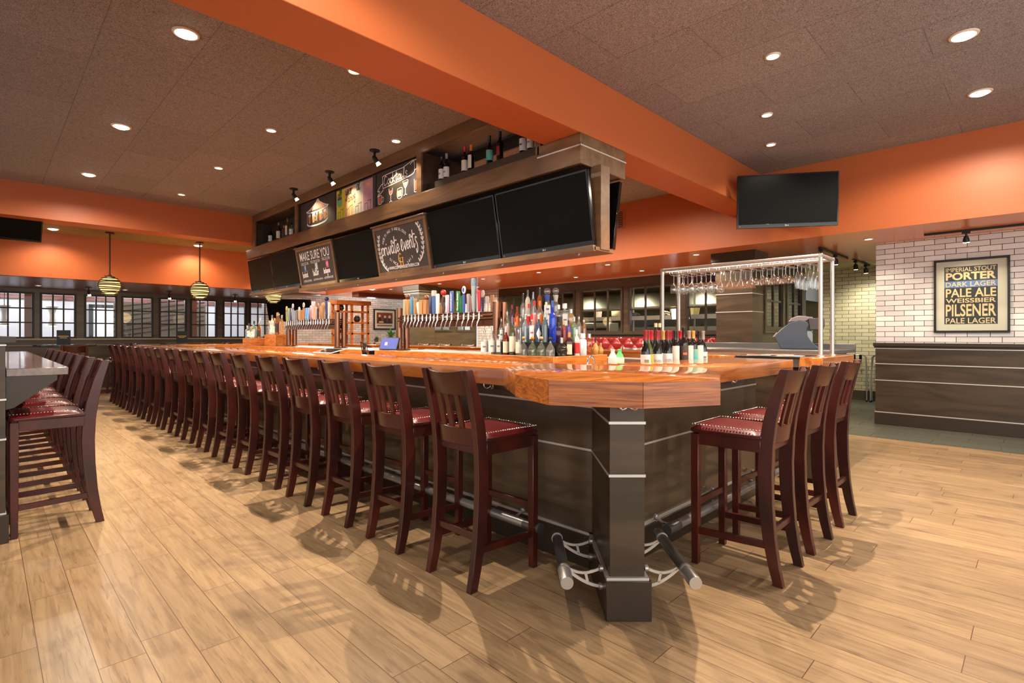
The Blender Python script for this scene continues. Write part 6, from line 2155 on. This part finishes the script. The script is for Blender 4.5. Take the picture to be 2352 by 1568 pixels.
# ================================================================== SMALL THINGS OF THE BAR
# order terminal on the steel counter: curved side plates around a body, with a raised display
tm = thing('order_terminal', 'blue grey curved order terminal on the steel back counter behind the rack', 'terminal', (6.31, 2.05, 1.1005), -1.30)
side_ = [(0, 0), (-.065, .135), (-.05, .165), (.0, .22), (.09, .295), (.19, .325), (.25, .305), (.272, .27), (.258, .235), (.25, .20), (.262, .14), (.30, .08), (.365, .02), (.37, 0)]


def platform(mb, pts, y0, y1):
    return mb.loft([[(x, y, z) for x, z in pts] for y in (y0, y1)])


M_TERM = mat('terminal_grey', (66, 76, 90), rough=.42)
for y in (0, .33):
    platform(MB(), side_, y, y + .035).build('side_plate', M_TERM, tm, bevel=.006)
platform(MB(), [(.0, .02), (-.05, .14), (.02, .22), (.1, .28), (.2, .30), (.22, .2), (.22, .13), (.3, .02)], .035, .33).build('body', M_BLACK, tm)
platform(MB(), [(-.085, .135), (-.04, .19), (-.03, .17), (-.06, .13)], .0, .365).build('front_lip', mat('terminal_mauve', (128, 116, 122), rough=.4), tm, bevel=.004)
platform(MB(), [(.07, .30), (.1, .345), (.17, .37), (.25, .365), (.28, .34), (.25, .31)], .01, .36).build('hood', mat('terminal_mauve'), tm, bevel=.008)
platform(MB(), [(.28, .21), (.265, .34), (.42, .345), (.425, .25), (.40, .215)], .04, .32).build('display_back', mat('terminal_dark', (70, 64, 66), rough=.4), tm, bevel=.006)
# touch screen at the island gap
M = fmat((3.52, 5.90, 1.075), (.42, -.9, 0), (.45, .2, 1))
o = thing('touch_screen', 'small tilted touch screen showing blue on the island gap', 'screen', M=M)
MB().box(0, .26, 0, .17, -.02, 0).build('bezel', M_BLACK, o, bevel=.004)
MB().box(.012, .248, .012, .158, 0, .002).build('display', mat('blue_display', (26, 44, 120), emit=(52, 80, 200), es=.35), o)
MB().box(.07, .105, .06, .10, .002, .003).build('icon', M_WHITE, o)
MB().box(.05, .21, .03, .12, -.07, -.02).build('stand', M_BLACK, o)
# cables below it
o = MB()
random.seed(5)
for k in range(6):
    y = 6.04 + .02 * k
    o.tube([(3.52, y + .03, 1.10), (3.44 - .02 * (k % 3), y, 1.12 + .01 * k), (3.42, y - .02, 1.03), (3.46, y + .05, .9)], .006, 6)
tag(o.build('cable_bundle', M_BLACK), 'bundle of dark cables hanging in the gap of the island', 'cables')
# tablet on the long counter
o = thing('tablet', 'dark tablet with pale rim lying on the back edge of the long counter', 'tablet', (2.55, 5.25, CZ1), .15)
MB().loft([[(-.09, -.16, .001), (.09, -.16, .04), (.09, .16, .04), (-.09, .16, .001)], [(-.092, -.16, .009), (.088, -.16, .048), (.088, .16, .048), (-.092, .16, .009)]]).build('case', M_WHITE, o, bevel=.002)
MB().add([(-.085, -.15, .0108), (.082, -.15, .047), (.082, .15, .047), (-.085, .15, .0108)], [(0, 1, 2, 3)]).build('screen', M_BEZEL, o)
MB().box(.04, .09, -.05, .05, 0, .03).build('stand', M_BLACK, o)
# pour containers and faucet on the underbar
pc = None
for k, (x, lab, col) in enumerate(((3.78, 'pale juice container with green pouring neck on the underbar', (196, 206, 186)), (3.68, 'pale juice container left of the green necked one on the underbar', (206, 204, 192)))):
    o = thing('juice_container', lab, 'container', (x, 2.5, .945))
    MB().lathe([(.036, 0), (.038, .01), (.04, .11), (.032, .13)], 18).build('body', mat('juice_%d' % k, col, rough=.4), o)
    MB().lathe([(.034, .125), (.03, .14), (.016, .165), (.018, .19), (.012, .192)], 16).build('pouring_neck', mat('juice_neck_%d' % k, (96, 190, 110) if k == 0 else (214, 210, 200), rough=.4), o)
o = thing('bar_faucet', 'chrome gooseneck faucet on the underbar next to the wine bottles', 'faucet', (3.28, 2.46, .945))
MB().tube([(0, 0, 0), (0, 0, .09), (.012, .0, .13), (.045, .0, .15), (.08, 0, .13), (.088, 0, .09)], .008, 10).build('spout', M_CHROME, o)
MB().lathe([(.024, 0), (.024, .012), (.012, .03)], 16).build('base', M_CHROME, o)
# glass jar of garnish
o = thing('garnish_jar', 'small clear jar of cocktail garnish at the right end of the wine bottles', 'jar', (4.32, 2.08, .99))
MB().lathe([(.032, 0), (.034, .01), (.034, .08), (.028, .09), (.030, .1)], 18).build('body', GLC['clear'], o)
MB().lathe([(.032, .1), (.032, .112), (0, .114)], 18).build('lid', M_STEEL, o)
# tray stands leaning before the cream brick wall
ts = None
for k, (x, y, lab) in enumerate(((11.82, 2.52, 'folded steel tray stand with black straps against the cream brick wall, left one'), (11.78, 2.04, 'folded steel tray stand with black straps next to the panelling, right one'))):
    if ts is None:
        ts = thing('tray_stand', lab, 'tray stand', (x, y, 0), .15)
        for dx in (-.06, .03):
            MB().tube([(dx, -.20, .0), (dx * .4, -.20, .45), (-dx * .6 + .02, -.19, .84), (-dx * .6 + .02, -.15, .88), (-dx * .6 + .02, .15, .88), (-dx * .6 + .02, .19, .84), (dx * .4, .20, .45), (dx, .20, 0)], .012, 10).build('frame', M_STEEL, ts)
        for y_ in (-.10, .0, .10):
            MB().tube([(.055, y_, .885), (.02, y_, .80), (-.005, y_, .78), (-.02, y_, .885)], .02, 8).build('strap', M_BLACK, ts)
        for dx in (-.06, .03):
            for y_ in (-.2, .2):
                MB().cyl((dx, y_, 0), (dx, y_, .03), .0145, 8).build('rubber_foot', M_BLACK, ts)
    else:
        dup(ts, (x, y, 0), -.1, lab)

# ================================================================== FAR END: SHELVES, PICTURE, PLANTS
sh_ = thing('open_shelves', 'orange lit wooden open shelves before the far brick wall', 'shelf', (8.0, 15.0, 0))
M_SHELF = wood('orange_shelf', (176, 92, 30), (216, 128, 52), (3, 3, 14), rough=.4, dist=2)
fb = MB()
for x in (7.55, 8.0, 8.55):
    fb.box(x, x + .06, 15.0, 15.06, 0, 2.2).box(x, x + .06, 15.34, 15.4, 0, 2.2)
fb.build('upright', M_SHELF, sh_, world=True)
for z in (.9, 1.28, 1.62, 1.96):
    MB().box(7.55, 8.61, 15.0, 15.4, z, z + .05).build('shelf_board', M_SHELF, sh_, world=True)
MB().box(7.50, 8.66, 14.96, 15.44, 2.2, 2.32).build('top_board', M_SHELF, sh_, world=True, bevel=.006)
jar0 = None
for k, (x, z, lab) in enumerate(((7.75, 2.01, 'dark round jar on the top orange shelf'), (8.3, 1.67, 'dark round jar on the middle orange shelf'), (7.75, 1.33, 'dark round jar on the lower orange shelf'), (7.78, .95, 'dark round jar on the lowest orange shelf'))):
    if jar0 is None:
        jar0 = thing('jar', lab, 'jar', (x, 15.2, z), 0, 'dark jars on the orange shelves')
        MB().lathe([(.05, 0), (.1, .05), (.11, .1), (.08, .17), (.06, .18)], 20).build('body', mat('dark_glassware', (52, 44, 40), rough=.1, coat=.4), jar0)
        MB().lathe([(.062, .18), (.062, .2), (0, .21)], 16).build('lid', M_STEELD, jar0)
    else:
        dup(jar0, (x, 15.2, z), 0, lab)
M = fmat((9.86, 16.89, 1.46), (1, 0, 0), (0, 0, 1))
pc_ = thing('framed_picture', 'black framed brown painting on the far brick wall above the plants', 'picture', M=M)
MB().box(0, .92, 0, .05, 0, .03).box(0, .92, .70, .75, 0, .03).box(0, .05, .05, .70, 0, .03).box(.87, .92, .05, .70, 0, .03).build('frame', M_BLACK, pc_)
MB().box(.05, .87, .05, .70, 0, .01).build('mat_board', mat('mat_board'), pc_)
MB().box(.13, .79, .22, .62, .01, .012).build('canvas', mat('brown_canvas', (112, 50, 26), rough=.6, noise=.3, nscale=5), pc_)
pb = MB()
for cx_, cy_, r_ in ((.25, .5, .055), (.47, .46, .05), (.66, .47, .06)):
    pb.add([(cx_ - .09, .23, .0135), (cx_ + .09, .23, .0135), (cx_ + .05, cy_ - .04, .0135), (cx_ - .05, cy_ - .04, .0135)], [(0, 1, 2, 3)])
pb.build('dark_shape', mat('paint_dark', (44, 26, 20), rough=.6), pc_)
pb = MB()
for cx_, cy_, r_ in ((.25, .5, .05), (.47, .47, .05), (.66, .47, .055)):
    pb.lathe([(0, .0145), (r_, .0145)], 14, (cx_, cy_, 0), caps=False)
pb.add([(.2, .25, .0145), (.42, .25, .0145), (.4, .30, .0145), (.24, .31, .0145)], [(0, 1, 2, 3)])
pb.build('pale_shape', mat('paint_pale', (206, 172, 134), rough=.6), pc_)
MB().box(.15, .77, .12, .18, .01, .012).build('caption_band', mat('paint_band', (120, 104, 84), rough=.6, noise=.6, nscale=60), pc_)
cn = thing('console_table', 'pale console table under the framed painting', 'table', (10.2, 16.5, 0))
MB().box(9.5, 10.9, 16.3, 16.7, .98, 1.02).build('table_top', M_WHITE, cn, world=True)
for x in (9.52, 10.84):
    for y in (16.32, 16.64):
        MB().box(x, x + .04, y, y + .04, 0, .98).build('leg', M_WHITE, cn, world=True)
random.seed(9)
for k, (x, nlv, hh, lab, potc) in enumerate(((9.72, 26, .16, 'small bushy green plant on the console, left one', (70, 70, 66)), (10.3, 22, .30, 'taller green plant in a grey pot on the console', (120, 120, 118)))):
    o = thing('potted_plant', lab, 'plant', (x, 16.45, 1.02))
    ph = .1 if k == 0 else .2
    MB().lathe([(.06, 0), (.085, ph), (.08, ph), (.0, ph - .01)], 18).build('pot', mat('pot_%d' % k, potc, rough=.6), o)
    lv = MB()
    for q in range(nlv):
        a, e = random.uniform(0, 2 * PI), random.uniform(.2, 1.2)
        L = hh * random.uniform(.7, 1.2)
        d = Vector((math.cos(a) * math.cos(e), math.sin(a) * math.cos(e), math.sin(e)))
        b = Vector((0, 0, ph - .01))
        sd = d.cross(Vector((0, 0, 1))).normalized() * L * .16
        lv.add([b, b + d * L * .5 + sd, b + d * L, b + d * L * .5 - sd], [(0, 1, 2, 3)])
    lv.build('foliage', mat('leaf_green', (92, 160, 70), rough=.5, noise=.3), o)
